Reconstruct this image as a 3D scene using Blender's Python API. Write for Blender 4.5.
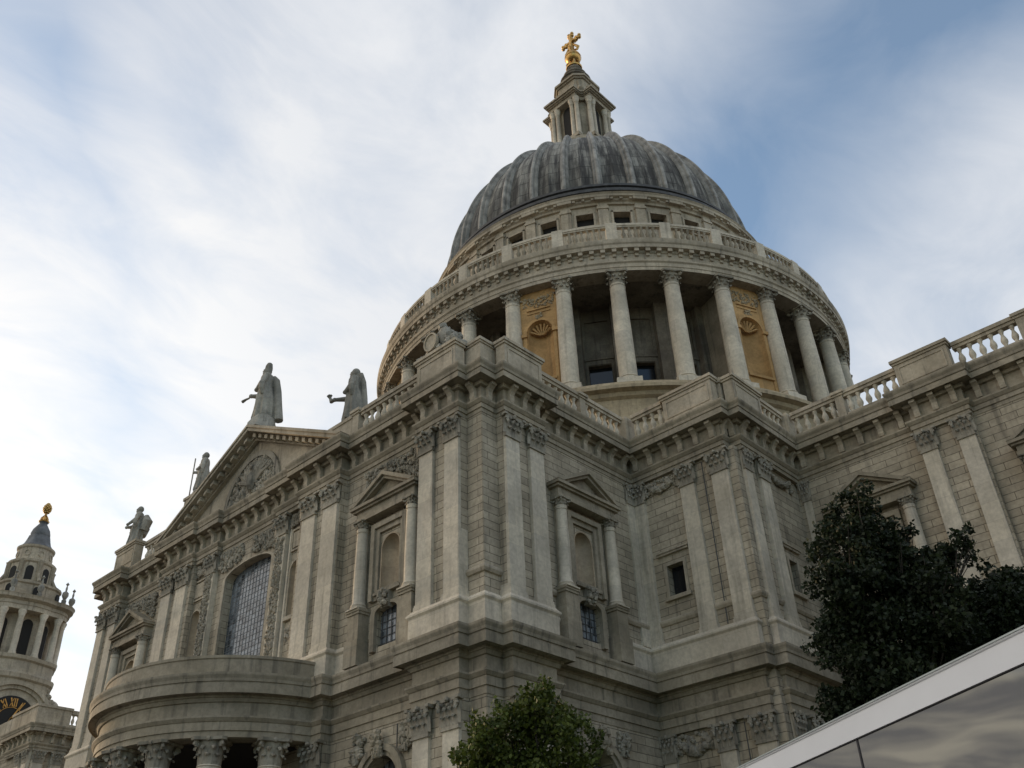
import bpy, math, random
from math import sin, cos, pi, sqrt, atan2, radians
from mathutils import Vector, Matrix
import numpy as np
random.seed(7)
for o in list(bpy.data.objects): bpy.data.objects.remove(o)
sc = bpy.context.scene
col = sc.collection

# ------------------------------------------------------------------ camera
CAM = Vector((43.11, -60.58, 1.64))
YAW, PITCH, ROLL, FPX = radians(42.43), radians(33.93), radians(-2.35), 946.6
fw = Vector((-sin(YAW)*cos(PITCH), cos(YAW)*cos(PITCH), sin(PITCH)))
rt = Vector((cos(YAW), sin(YAW), 0)); up = rt.cross(fw)
r2 = rt*cos(ROLL)+up*sin(ROLL); u2 = -rt*sin(ROLL)+up*cos(ROLL)
cd = bpy.data.cameras.new('camera'); cam = bpy.data.objects.new('camera', cd); col.objects.link(cam)
m = Matrix((r2, u2, -fw)).transposed().to_4x4(); m.translation = CAM; cam.matrix_world = m
cd.sensor_width = 36; cd.sensor_fit = 'HORIZONTAL'; cd.lens = FPX*36/1024; cd.clip_start = .1; cd.clip_end = 5000
sc.camera = cam

# ------------------------------------------------------------------ sun, sky, exposure
SUN_AZ = radians(267.2)      # clockwise from north (+Y)
SUN_EL = radians(8.5)
sdir = Vector((sin(SUN_AZ)*cos(SUN_EL), cos(SUN_AZ)*cos(SUN_EL), sin(SUN_EL)))
sl = bpy.data.lights.new('sun', 'SUN'); sl.energy = 2.3; sl.angle = radians(.5); sl.color = (1, .72, .44)
so = bpy.data.objects.new('sun', sl); col.objects.link(so); so.rotation_euler = sdir.to_track_quat('Z', 'Y').to_euler(); so.location = (-60, -60, 90)
world = bpy.data.worlds.new('World'); sc.world = world; world.use_nodes = True

class NT:
    """tiny node-graph helper"""
    def __init__(s, tree): s.t = tree; s.n = tree.nodes; s.l = tree.links
    def node(s, typ, ins=None, **kw):
        n = s.n.new(typ)
        for k, v in kw.items(): setattr(n, k, v)
        for k, v in (ins or {}).items():
            if isinstance(v, bpy.types.NodeSocket): s.l.new(v, n.inputs[k])
            else: n.inputs[k].default_value = v
        return n
    def math(s, op, a, b=0.0, c=None):
        d = {0: a, 1: b}
        if c is not None: d[2] = c
        return s.node('ShaderNodeMath', d, operation=op).outputs[0]
    def mix(s, f, a, b, blend='MIX'):
        n = s.node('ShaderNodeMix', data_type='RGBA', blend_type=blend, clamp_factor=True)
        for k, v in ((0, f), (6, a), (7, b)):
            if isinstance(v, bpy.types.NodeSocket): s.l.new(v, n.inputs[k])
            else: n.inputs[k].default_value = v if k == 0 else (tuple(v)+(1,) if len(v) == 3 else v)
        return n.outputs[2]
    def ramp(s, f, stops):
        n = s.node('ShaderNodeValToRGB', {0: f}); e = n.color_ramp.elements
        while len(e) < len(stops): e.new(.5)
        for q, (p, c) in zip(e, stops):
            q.position = p; q.color = (c, c, c, 1) if not isinstance(c, tuple) else tuple(c)+(1,)
        return n.outputs[0]
    def noise(s, vec, scale, detail=4, rough=.55, dist=0):
        return s.node('ShaderNodeTexNoise', {'Vector': vec, 'Scale': scale, 'Detail': detail, 'Roughness': rough, 'Distortion': dist}).outputs[0]

w = NT(world.node_tree); w.n.clear()
tc = w.node('ShaderNodeTexCoord').outputs['Generated']
sky = w.node('ShaderNodeTexSky', sky_type='NISHITA', sun_disc=False, sun_elevation=SUN_EL, sun_rotation=SUN_AZ, air_density=1.0, dust_density=.15, ozone_density=1.0).outputs[0]
sep = w.node('ShaderNodeSeparateXYZ', {0: tc})
# clouds live on a plane high above: project the direction on it
zc2 = w.math('ADD', w.math('MAXIMUM', sep.outputs[2], .03), .10)
pv = w.node('ShaderNodeCombineXYZ', {0: w.math('DIVIDE', sep.outputs[0], zc2), 1: w.math('DIVIDE', sep.outputs[1], zc2), 2: 0.0}).outputs[0]
mp = w.node('ShaderNodeMapping', {0: pv, 1: (20, 13, 0), 2: (0, 0, radians(38)), 3: (1.0, .62, 1)}).outputs[0]
n1 = w.noise(mp, 5.0, 8, .58, .6)
n2 = w.noise(mp, 2.0, 4, .5, .4)
def smooth(v, lo, hi, a=0.0, b=1.0): return w.node('ShaderNodeMapRange', {0: v, 1: lo, 2: hi, 3: a, 4: b}, clamp=True, interpolation_type='SMOOTHSTEP').outputs[0]
sund = w.node('ShaderNodeVectorMath', {0: tc, 1: tuple(sdir)}, operation='DOT_PRODUCT').outputs['Value']
near = smooth(sund, .62, .96)
pxy = w.node('ShaderNodeSeparateXYZ', {0: pv})
wob = w.math('MULTIPLY', w.math('SUBTRACT', n2, .5), .5)
# cloud banks on the cloud plane: a big bank to the north-west, a thin veil to the north, haze to the west
sA = w.math('ADD', w.math('ADD', pxy.outputs[1], w.math('MULTIPLY', pxy.outputs[0], .35)), wob)
bankA = w.math('MULTIPLY', smooth(sA, -.22, .16), smooth(sA, .36, .80, 1.0, 0.0))
sB = w.math('ADD', w.math('ADD', pxy.outputs[1], w.math('MULTIPLY', pxy.outputs[0], .55)), wob)
bankB = smooth(sB, .70, 1.12, 0.0, .80)
bankC = smooth(pxy.outputs[0], -.35, -.75, 0.0, .36)
cm = w.math('MAXIMUM', w.math('MAXIMUM', bankA, bankB), w.math('MAXIMUM', bankC, near))
cm = w.math('ADD', cm, w.math('MULTIPLY', w.math('SUBTRACT', n1, .52), w.math('ADD', .5, w.math('MULTIPLY', cm, .9))))
cm = w.node('ShaderNodeMapRange', {0: cm, 1: 0.0, 2: 1.0, 3: .13, 4: 1.0}, clamp=True).outputs[0]
ccol = w.mix(near, (5.9, 6.05, 6.3), (7.8, 7.8, 7.75))
# made-up warm cloud bank in the unseen south-west sky, added to brighten the facades
bank = w.node('ShaderNodeVectorMath', {0: tc, 1: (-.52, -.78, .35)}, operation='DOT_PRODUCT').outputs['Value']
bank = w.node('ShaderNodeMapRange', {0: bank, 1: .25, 2: .9, 3: 0.0, 4: 1.0}, clamp=True, interpolation_type='SMOOTHSTEP').outputs[0]
ccol = w.mix(bank, ccol, (8.6, 7.8, 6.9)); cm = w.math('MAXIMUM', cm, w.math('MULTIPLY', bank, .85))
low = w.node('ShaderNodeMapRange', {0: sep.outputs[2], 1: .24, 2: .34, 3: 1.0, 4: 0.0}, clamp=True).outputs[0]
wd = w.node('ShaderNodeVectorMath', {0: tc, 1: (-.985, -.17, 0)}, operation='DOT_PRODUCT').outputs['Value']
low = w.math('MULTIPLY', low, w.node('ShaderNodeMapRange', {0: wd, 1: .88, 2: .95, 3: 0.0, 4: 1.0}, clamp=True).outputs[0])
n3 = w.noise(w.node('ShaderNodeMapping', {0: tc, 2: (radians(14), 0, 0), 3: (4, 7, 40)}).outputs[0], 1.2, 7, .6, .9)
lowc = w.mix(w.ramp(n3, [(.42, 0.0), (.66, 1.0)]), (2.4, 2.35, 2.35), (6.2, 5.7, 4.7))
warm = w.mix(low, ccol, lowc)
skyc = w.mix(1.0, sky, (1.38, 1.74, 2.05), 'MULTIPLY')
fin = w.mix(w.math('MAXIMUM', cm, low), skyc, warm)
bg = w.node('ShaderNodeBackground', {'Color': fin, 'Strength': .15})
wo = w.node('ShaderNodeOutputWorld', {0: bg.outputs[0]})
sc.view_settings.view_transform = 'Standard'; sc.view_settings.look = 'None'; sc.view_settings.exposure = -0.12; sc.view_settings.gamma = 1
sc.render.engine = 'CYCLES'
sc.render.resolution_x = 1024; sc.render.resolution_y = 768

# ------------------------------------------------------------------ materials
def material(name):
    mt = bpy.data.materials.new(name); mt.use_nodes = True
    nt = NT(mt.node_tree); b = mt.node_tree.nodes['Principled BSDF']
    return mt, nt, b

def stone(name, light, dark, soot=.5, courses=False, bump=.25, rough=.85, soot_col=(.045, .043, .04)):
    mt, t, b = material(name)
    pos = t.node('ShaderNodeNewGeometry').outputs['Position']
    big = t.noise(pos, .33, 4); fine = t.noise(pos, 5.5, 5, .65); mid = t.noise(pos, 1.4, 4)
    c = t.mix(t.ramp(big, [(.35, 0.0), (.66, 1.0)]), dark, light)
    c = t.mix(t.ramp(mid, [(.46, 0.0), (.70, .40)]), c, tuple(x*.68 for x in dark))
    c = t.mix(t.ramp(fine, [(.35, .35), (.6, 0.0)]), c, tuple(x*.55 for x in dark))
    st = t.node('ShaderNodeMapping', {0: pos, 3: (2.6, 2.6, .16)}).outputs[0]
    streak = t.noise(st, 1.0, 5, .6)
    c = t.mix(t.math('MULTIPLY', t.ramp(streak, [(.54, 0.0), (.70, 1.0)]), soot), c, soot_col)
    h = t.math('MULTIPLY', fine, .6)
    sp = t.node('ShaderNodeSeparateXYZ', {0: pos})
    u = t.math('ADD', sp.outputs[0], sp.outputs[1])
    if courses:
        v = t.node('ShaderNodeCombineXYZ', {0: u, 1: sp.outputs[2], 2: 0.0}).outputs[0]
        br = t.node('ShaderNodeTexBrick', {'Vector': v, 'Color1': (.80, .79, .77, 1), 'Color2': (1.06, 1.05, 1.02, 1), 'Mortar': (.34, .33, .31, 1), 'Scale': 1.0, 'Mortar Size': .017, 'Mortar Smooth': .4, 'Brick Width': 1.25, 'Row Height': .365})
        c = t.mix(1.0, c, br.outputs['Color'], 'MULTIPLY')
        h = t.math('SUBTRACT', h, t.math('MULTIPLY', br.outputs['Fac'], 2.2))
    else:
        v = t.node('ShaderNodeCombineXYZ', {0: u, 1: sp.outputs[2], 2: 0.0}).outputs[0]
        br = t.node('ShaderNodeTexBrick', {'Vector': v, 'Color1': (.9, .9, .9, 1), 'Color2': (1.04, 1.03, 1.0, 1), 'Mortar': (.78, .77, .75, 1), 'Scale': 1.0, 'Mortar Size': .008, 'Mortar Smooth': .3, 'Brick Width': 1.7, 'Row Height': .9})
        c = t.mix(1.0, c, br.outputs['Color'], 'MULTIPLY')
    bp = t.node('ShaderNodeBump', {'Height': h, 'Strength': bump, 'Distance': .06})
    t.l.new(c, b.inputs['Base Color']); t.l.new(bp.outputs[0], b.inputs['Normal'])
    b.inputs['Roughness'].default_value = rough; b.inputs['Specular IOR Level'].default_value = .2
    return mt

LIGHT, DARK = (.56, .49, .385), (.36, .31, .235)
M = {}
M['stone'] = stone('portland_stone', LIGHT, DARK, .5)
M['wall'] = stone('coursed_stone', (.56, .49, .385), (.38, .33, .25), .45, courses=True, bump=.45)
M['trim'] = stone('moulded_stone', (.46, .40, .31), (.27, .235, .175), .55)
M['pale'] = stone('pale_stone', (.73, .655, .535), (.54, .48, .385), .32)
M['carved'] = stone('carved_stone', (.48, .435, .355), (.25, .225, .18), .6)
M['soot'] = stone('soot_shade_stone', (.30, .265, .21), (.14, .12, .095), .7)  # sooty tone, also paints shade on the drum wall and peristyle ceiling
M['ochre'] = stone('ochre_stone', (.62, .39, .18), (.42, .26, .115), .55, soot_col=(.16, .12, .07))
M['statue'] = stone('statue_stone', (.46, .44, .385), (.22, .21, .185), .7, bump=.6)

def simple(name, c, rough=.6, metal=0, spec=.5, var=.0, scale=4):
    mt, t, b = material(name)
    if var:
        pos = t.node('ShaderNodeNewGeometry').outputs['Position']
        n = t.noise(pos, scale, 5)
        cc = t.mix(t.ramp(n, [(.3, 0.0), (.7, 1.0)]), tuple(x*(1-var) for x in c), tuple(min(1, x*(1+var)) for x in c))
        t.l.new(cc, b.inputs['Base Color'])
    else: b.inputs['Base Color'].default_value = (*c, 1)
    b.inputs['Roughness'].default_value = rough; b.inputs['Metallic'].default_value = metal; b.inputs['Specular IOR Level'].default_value = spec
    return mt
M['gold'] = simple('gilding', (.52, .32, .11), .4, 1, var=.3)
M['glass'] = simple('dark_glass', (.012, .014, .017), .12, 0, .6)
M['window'] = simple('leaded_glass', (.10, .12, .14), .12, 0.0, .9, var=.35, scale=1.6)
def leaded():
    mt, t, b = material('leaded_panes')
    sp = t.node('ShaderNodeSeparateXYZ', {0: t.node('ShaderNodeNewGeometry').outputs['Position']})
    v = t.node('ShaderNodeCombineXYZ', {0: t.math('ADD', sp.outputs[0], sp.outputs[1]), 1: sp.outputs[2], 2: 0.0}).outputs[0]
    br = t.node('ShaderNodeTexBrick', {'Vector': v, 'Color1': (.03, .04, .05, 1), 'Color2': (.22, .25, .28, 1), 'Mortar': (.1, .1, .1, 1), 'Scale': 1.0, 'Mortar Size': .004, 'Brick Width': .3, 'Row Height': .3}, offset=0.0)
    t.l.new(br.outputs['Color'], b.inputs['Base Color']); b.inputs['Roughness'].default_value = .12; b.inputs['Specular IOR Level'].default_value = .8
    bp = t.node('ShaderNodeBump', {'Height': t.math('ADD', t.noise(v, 3.2, 3), t.math('MULTIPLY', br.outputs['Color'], 1.0)), 'Strength': .25, 'Distance': .05}); t.l.new(bp.outputs[0], b.inputs['Normal'])
    return mt
M['window'] = leaded()
M['iron'] = simple('iron_bars', (.07, .07, .07), .6)
M['leading'] = simple('window_leading', (.16, .165, .17), .6)
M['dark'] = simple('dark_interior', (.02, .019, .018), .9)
M['white'] = simple('white_paint', (.84, .84, .86), .3, 0, .5, var=.04, scale=2)
M['edge'] = simple('grey_metal_trim', (.42, .46, .45), .35, .4)
M['gasket'] = simple('black_gasket', (.015, .012, .018), .5)
M['bark'] = simple('bark', (.045, .038, .03), .9, var=.4, scale=9)
M['paving'] = stone('paving', (.17, .16, .145), (.12, .115, .105), .1)
M['asphalt'] = simple('asphalt', (.05, .05, .052), .9, var=.25, scale=30)
M['grass'] = simple('lawn', (.06, .10, .03), .9, var=.4, scale=12)

def tinted():
    mt, t, b = material('tinted_mirror_glass')
    pos = t.node('ShaderNodeNewGeometry').outputs['Position']
    n = t.noise(pos, 1.1, 2)
    bp = t.node('ShaderNodeBump', {'Height': n, 'Strength': .012, 'Distance': .2})
    t.l.new(bp.outputs[0], b.inputs['Normal'])
    b.inputs['Base Color'].default_value = (.29, .29, .285, 1); b.inputs['Metallic'].default_value = .85; b.inputs['Roughness'].default_value = .03
    return mt
M['tinted'] = tinted()

def lead(name, ribs=True):
    mt, t, b = material(name)
    pos = t.node('ShaderNodeNewGeometry').outputs['Position']
    s = t.node('ShaderNodeSeparateXYZ', {0: pos})
    a0 = t.math('ARCTAN2', s.outputs[1], s.outputs[0]); ang = t.math('MULTIPLY', a0, 14.0)
    v = t.node('ShaderNodeCombineXYZ', {0: ang, 1: t.math('MULTIPLY', s.outputs[2], .10), 2: 0.0}).outputs[0]
    st = t.noise(v, 1.9, 6, .68)
    v2 = t.node('ShaderNodeCombineXYZ', {0: ang, 1: t.math('MULTIPLY', s.outputs[2], .09), 2: 3.0}).outputs[0]
    st2 = t.noise(v2, 1.1, 5, .6)
    pn = t.noise(pos, .7, 5)
    c = t.mix(t.ramp(st, [(.44, 0.0), (.58, 1.0)]), (.05, .048, .043), (.28, .27, .24))
    c = t.mix(t.ramp(st2, [(.50, 0.0), (.62, .7)]), c, (.36, .345, .30))
    c = t.mix(t.ramp(pn, [(.5, 0.0), (.62, .35)]), c, (.03, .03, .028))
    # rain-washed pale crown of the dome, sooty skirt, broken up by runs
    hz = t.math('ADD', t.math('MULTIPLY', t.math('SUBTRACT', s.outputs[2], 62.0), .062), t.math('MULTIPLY', t.math('SUBTRACT', st, .5), 2.2))
    c = t.mix(t.ramp(hz, [(.05, .6), (.5, 0.0)]), c, (.03, .027, .022))
    c = t.mix(t.ramp(hz, [(.6, 0.0), (1.0, .55)]), c, (.30, .32, .32))
    # lead sheets: upright welts and horizontal laps
    bv = t.node('ShaderNodeCombineXYZ', {0: t.math('MULTIPLY', a0, 64/math.pi), 1: t.math('MULTIPLY', s.outputs[2], .62), 2: 0.0}).outputs[0]
    br = t.node('ShaderNodeTexBrick', {'Vector': bv, 'Color1': (.75, .75, .73, 1), 'Color2': (1.1, 1.1, 1.1, 1), 'Mortar': (.28, .27, .26, 1), 'Scale': 1.0, 'Mortar Size': .035, 'Mortar Smooth': .2, 'Brick Width': 1.0, 'Row Height': 1.0}, offset=.5)
    c = t.mix(.85, c, br.outputs['Color'], 'MULTIPLY'); lp = br.outputs['Fac']
    t.l.new(c, b.inputs['Base Color']); b.inputs['Roughness'].default_value = .62; b.inputs['Metallic'].default_value = 0.0; b.inputs['Specular IOR Level'].default_value = .35
    bp = t.node('ShaderNodeBump', {'Height': t.math('SUBTRACT', st, lp), 'Strength': .25, 'Distance': .1}); t.l.new(bp.outputs[0], b.inputs['Normal'])
    return mt
M['lead'] = lead('weathered_lead')
M['ribm'] = simple('rib_lead', (.25, .24, .215), .6, var=.55, scale=1.1)
M['leaddark'] = simple('dark_lead', (.055, .055, .055), .6, var=.5, scale=2)

def leafmat(name, c0, c1):
    mt, t, b = material(name)
    pos = t.node('ShaderNodeNewGeometry')
    n = t.noise(pos.outputs['Position'], 1.6, 3); rnd = pos.outputs['Random Per Island']
    f = t.math('ADD', t.math('MULTIPLY', n, .5), t.math('MULTIPLY', rnd, .5))
    c = t.mix(t.ramp(f, [(.25, 0.0), (.75, 1.0)]), c0, c1)
    t.l.new(c, b.inputs['Base Color']); b.inputs['Roughness'].default_value = .55; b.inputs['Specular IOR Level'].default_value = .25
    tr = t.node('ShaderNodeBsdfTranslucent', {0: c}); ms = t.node('ShaderNodeMixShader', {0: .22, 1: b.outputs[0], 2: tr.outputs[0]})
    t.l.new(ms.outputs[0], mt.node_tree.nodes['Material Output'].inputs[0])
    return mt
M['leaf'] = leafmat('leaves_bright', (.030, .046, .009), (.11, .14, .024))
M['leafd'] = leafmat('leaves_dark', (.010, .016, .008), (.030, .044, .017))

# ------------------------------------------------------------------ mesh helpers
class Fr:
    """a facade frame: u along the wall, o outward, z up"""
    def __init__(s, org, ud, od): s.o = org; s.u = ud; s.d = od
    def __call__(s, u, o, z): return (s.o[0]+s.u[0]*u+s.d[0]*o, s.o[1]+s.u[1]*u+s.d[1]*o, z)
ID = Fr((0, 0), (1, 0), (0, 1))
def polar(az, R=0.0):
    """frame on a circle round the dome axis, az clockwise-from-south to east"""
    return Fr((R*sin(az), -R*cos(az)), (cos(az), sin(az)), (sin(az), -cos(az)))

class MB:
    def __init__(s): s.v = []; s.f = []
    def add(s, vs, fs):
        n = len(s.v); s.v += [tuple(x) for x in vs]; s.f += [tuple(n+i for i in f) for f in fs]; return s
    def box(s, F, u0, u1, o0, o1, z0, z1):
        s.add([F(u, o, z) for z in (z0, z1) for u, o in ((u0, o0), (u1, o0), (u1, o1), (u0, o1))],
              [(3, 2, 1, 0), (4, 5, 6, 7), (0, 1, 5, 4), (1, 2, 6, 5), (2, 3, 7, 6), (3, 0, 4, 7)]); return s
    def prism(s, F, pts, o0, o1):
        """polygon in (u,z) extruded along o"""
        n = len(pts)
        s.add([F(u, o0, z) for u, z in pts]+[F(u, o1, z) for u, z in pts],
              [tuple(range(n)), tuple(range(2*n-1, n-1, -1))]+[(i, (i+1) % n, n+(i+1) % n, n+i) for i in range(n)]); return s
    def lathe(s, prof, seg=24, c=(0, 0), a0=0, a1=2*pi, F=None, mod=None):
        full = abs(a1-a0-2*pi) < 1e-6; k = seg if full else seg+1; vs = []
        for r, z in prof:
            for i in range(k):
                a = a0+(a1-a0)*i/seg; q = r*(mod(a, z) if mod else 1)
                x, y = c[0]+q*sin(a), c[1]-q*cos(a)
                vs.append(F(x, y, z) if F else (x, y, z))
        fs = []
        for j in range(len(prof)-1):
            for i in range(seg):
                i2 = (i+1) % k; fs.append((j*k+i, j*k+i2, (j+1)*k+i2, (j+1)*k+i))
        s.add(vs, fs); return s
    def disc(s, r, z, seg=24, c=(0, 0), F=None):
        vs = [(c[0]+r*sin(2*pi*i/seg), c[1]-r*cos(2*pi*i/seg), z) for i in range(seg)]
        s.add([F(*v) if F else v for v in vs], [tuple(range(seg))]); return s
    def sweep(s, path, prof, closed=False, caps=True):
        """profile of (d,z) along a plan path, outside on the right of travel, mitred"""
        n = len(path); P = [Vector(p) for p in path]; rings = []
        for i in range(n):
            d1 = (P[i]-P[i-1]) if (i > 0 or closed) else None
            d2 = (P[(i+1) % n]-P[i]) if (i < n-1 or closed) else None
            ns = [Vector((d.y, -d.x)).normalized() for d in (d1, d2) if d is not None]
            mm = ns[0] if len(ns) == 1 else (ns[0]+ns[1])/max(.2, 1+ns[0].dot(ns[1]))
            rings.append([(P[i].x+mm.x*d, P[i].y+mm.y*d, z) for d, z in prof])
        k = len(prof); fs = []
        for i in range(n if closed else n-1):
            a = i*k; b = ((i+1) % n)*k
            for j in range(k-1): fs.append((a+j, b+j, b+j+1, a+j+1))
        s.add([v for r in rings for v in r], fs)
        if caps and not closed:
            s.add(rings[0], [tuple(range(k))]); s.add(rings[-1], [tuple(range(k-1, -1, -1))])
        return s
    def tube(s, pts, rad, seg=7, cap=True):
        P = [Vector(p) for p in pts]; R = rad if isinstance(rad, (list, tuple)) else [rad]*len(P); vs = []; ref = None
        for i, p in enumerate(P):
            t = (P[min(i+1, len(P)-1)]-P[max(i-1, 0)]).normalized()
            if ref is None: ref = t.orthogonal().normalized()
            ref = (ref-t*ref.dot(t)).normalized(); b = t.cross(ref)
            vs += [p+(ref*cos(2*pi*k/seg)+b*sin(2*pi*k/seg))*R[i] for k in range(seg)]
        fs = [(j*seg+k, j*seg+(k+1) % seg, (j+1)*seg+(k+1) % seg, (j+1)*seg+k) for j in range(len(P)-1) for k in range(seg)]
        if cap: fs += [tuple(range(seg-1, -1, -1)), tuple(range((len(P)-1)*seg, len(P)*seg))]
        s.add(vs, fs); return s
    def ball(s, c, r, nu=7, nv=5, jit=0, sq=(1, 1, 1)):
        vs = [(c[0], c[1], c[2]-r*sq[2])]
        for j in range(1, nv):
            t = pi*j/nv
            for i in range(nu):
                a = 2*pi*i/nu; q = r*(1+random.uniform(-jit, jit))
                vs.append((c[0]+q*sin(t)*cos(a)*sq[0], c[1]+q*sin(t)*sin(a)*sq[1], c[2]-q*cos(t)*sq[2]))
        vs.append((c[0], c[1], c[2]+r*sq[2])); e = len(vs)-1
        fs = [(0, 1+(i+1) % nu, 1+i) for i in range(nu)]
        for j in range(nv-2):
            for i in range(nu): a = 1+j*nu; fs.append((a+i, a+(i+1) % nu, a+nu+(i+1) % nu, a+nu+i))
        a = 1+(nv-2)*nu; fs += [(a+i, a+(i+1) % nu, e) for i in range(nu)]
        s.add(vs, fs); return s
    def arch_ring(s, F, uc, zs, r0, r1, o0, o1, n=14, rise=1.0, a0=0, a1=pi):
        """annular arch band with real depth"""
        vs = []
        for i in range(n+1):
            a = a0+(a1-a0)*i/n
            for r, o in ((r0, o0), (r1, o0), (r1, o1), (r0, o1)):
                vs.append(F(uc+r*cos(a), o, zs+r*sin(a)*rise))
        fs = []
        for i in range(n):
            b = i*4
            for k in range(4): fs.append((b+k, b+(k+1) % 4, b+4+(k+1) % 4, b+4+k))
        fs += [(0, 1, 2, 3), (n*4+3, n*4+2, n*4+1, n*4)]
        s.add(vs, fs); return s
    def build(s, name, mat, parent=None, smooth=None):
        me = bpy.data.meshes.new(name); me.from_pydata(s.v, [], s.f); me.materials.append(mat)
        if smooth is not None:
            me.shade_smooth()
            try: me.set_sharp_from_angle(angle=radians(smooth))
            except Exception: pass
        o = bpy.data.objects.new(name, me); col.objects.link(o)
        if parent: o.parent = parent
        return o
def place(mesh, name, parent, loc, rz=0, sc_=(1, 1, 1)):
    o = bpy.data.objects.new(name, mesh); col.objects.link(o); o.parent = parent
    o.location = loc; o.rotation_euler = (0, 0, rz); o.scale = sc_; return o
def tag(o, label=None, cat=None, group=None, kind=None):
    for k, v in (('label', label), ('category', cat), ('group', group), ('kind', kind)):
        if v: o[k] = v
    return o
def thing(name, label, cat, loc=(0, 0, 0), rz=0, group=None):
    o = bpy.data.objects.new(name, None); col.objects.link(o); o.location = loc; o.rotation_euler = (0, 0, rz); o.empty_display_size = .5
    return tag(o, label, cat, group)

def panel(mb, F, o, u0, u1, z0, z1, holes, depth=.5):
    """wall sheet with rectangular holes and their reveals"""
    us = sorted({u0, u1, *[h[0] for h in holes], *[h[1] for h in holes]}); zs = sorted({z0, z1, *[h[2] for h in holes], *[h[3] for h in holes]})
    for i in range(len(us)-1):
        for j in range(len(zs)-1):
            a, b, c, d = us[i], us[i+1], zs[j], zs[j+1]
            if any(h[0] <= (a+b)/2 <= h[1] and h[2] <= (c+d)/2 <= h[3] for h in holes): continue
            mb.add([F(a, o, c), F(b, o, c), F(b, o, d), F(a, o, d)], [(0, 1, 2, 3)])
    for h in holes:
        dp = h[4] if len(h) > 4 else depth
        q = [(h[0], h[2]), (h[1], h[2]), (h[1], h[3]), (h[0], h[3])]
        mb.add([F(u, o, z) for u, z in q]+[F(u, o-dp, z) for u, z in q], [(i, (i+1) % 4, 4+(i+1) % 4, 4+i) for i in range(4)])
def spandrel(mb, F, o, u0, u1, zs, ztop, rise, depth, n=12):
    """fills the corners above a (segmental or round) arch inside a rectangular hole and adds its soffit"""
    uc = (u0+u1)/2; r = (u1-u0)/2
    arc = [(uc-r*cos(pi*i/n), zs+rise*sin(pi*i/n)) for i in range(n+1)]
    for i in range(n):
        (a, za), (b, zb) = arc[i], arc[i+1]
        mb.add([F(a, o, za), F(b, o, zb), F(b, o, ztop), F(a, o, ztop)], [(0, 1, 2, 3)])
        mb.add([F(a, o, za), F(b, o, zb), F(b, o-depth, zb), F(a, o-depth, za)], [(3, 2, 1, 0)])

def lumps(mb, F, u0, u1, z0, z1, o, n, r0, r1, rnd=random, shape=None):
    """carved relief: many small overlapping leaf-like bosses"""
    for _ in range(n):
        u, z = rnd.uniform(u0, u1), rnd.uniform(z0, z1)
        if shape and not shape(u, z): continue
        r = rnd.uniform(r0, r1); c = F(u, o+rnd.uniform(-.3, .35)*r, z)
        mb.ball(c, r, 6, 4, .3, (rnd.uniform(.7, 1.2), rnd.uniform(.7, 1.2), rnd.uniform(.6, 1.4)))
def festoon(mb, F, u0, u1, zt, o, drop=.45, r=.11):
    """hanging garland between two knots"""
    n = max(7, int((u1-u0)/.13))
    for i in range(n+1):
        t = i/n; u = u0+(u1-u0)*t; z = zt-drop*4*t*(1-t)
        for _ in range(2):
            q = r*(.6+.7*sin(pi*t))*random.uniform(.7, 1.1)
            mb.ball(F(u+random.uniform(-.05, .05), o+random.uniform(-.02, .08), z+random.uniform(-.07, .07)), q, 6, 4, .3)
    for u in (u0, u1):
        for k in range(5): mb.ball(F(u+random.uniform(-.06, .06), o+.02, zt-.05-k*.13), random.uniform(.07, .12), 6, 4, .3)

# ---- Corinthian capitals (one mesh each, shared)
def leaf_strip(mb, F, uc, w_, z0, h, out, o0=0.0):
    prof = [(0, .01), (.35, .05), (.62, .10), (.82, .22), (.93, .42), (.97, .75), (.88, 1.0), (.76, .98)]
    wid = [1, 1.04, 1, .9, .8, .66, .46, .2]; vs = []
    for (t, e), q in zip(prof, wid):
        for k in (-1, -.45, 0, .45, 1):
            vs.append(F(uc+k*w_/2*q, o0+e*out-(abs(k) == 1)*.35*out*max(.15, e)+(k == 0)*.12*out, z0+h*t-(abs(k) == 1)*.04*h))
    fs = [(j*5+k, j*5+k+1, j*5+5+k+1, j*5+5+k) for j in range(len(prof)-1) for k in range(4)]
    mb.add(vs, fs)
def pil_capital():
    mb = MB(); F = Fr((0, 0), (1, 0), (0, -1))
    mb.prism(F, [(-.47, 0), (.47, 0), (.56, .93), (-.56, .93)], -.1, .03)
    mb.box(F, -.52, .52, -.1, .06, -.05, .03)
    for i in range(3): leaf_strip(mb, F, -.32+.32*i, .32, .02, .42, .19, .02)
    for i in range(4): leaf_strip(mb, F, -.48+.32*i, .30, .12, .62, .22, .02)
    for sx in (-1, 1):
        for k in range(9):
            a = k/8*2.2*pi; r = .15*(1-k/11)
            mb.ball(F(sx*(.50+r*cos(a)*.6), .15, .80+r*sin(a)), .062, 6, 4)
        leaf_strip(mb, F, sx*.27, .22, .42, .48, .2, .03)
    mb.ball(F(0, .17, .98), .10, 7, 5, .2); mb.ball(F(0, .12, .80), .07, 6, 4, .2)
    mb.prism(F, [(-.66, .93), (.66, .93), (.70, 1.05), (-.70, 1.05)], -.1, .11)
    for sx in (-1, 1): mb.box(F, sx*.62-.1, sx*.62+.1, .09, .23, .935, 1.045)
    return mb
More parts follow.
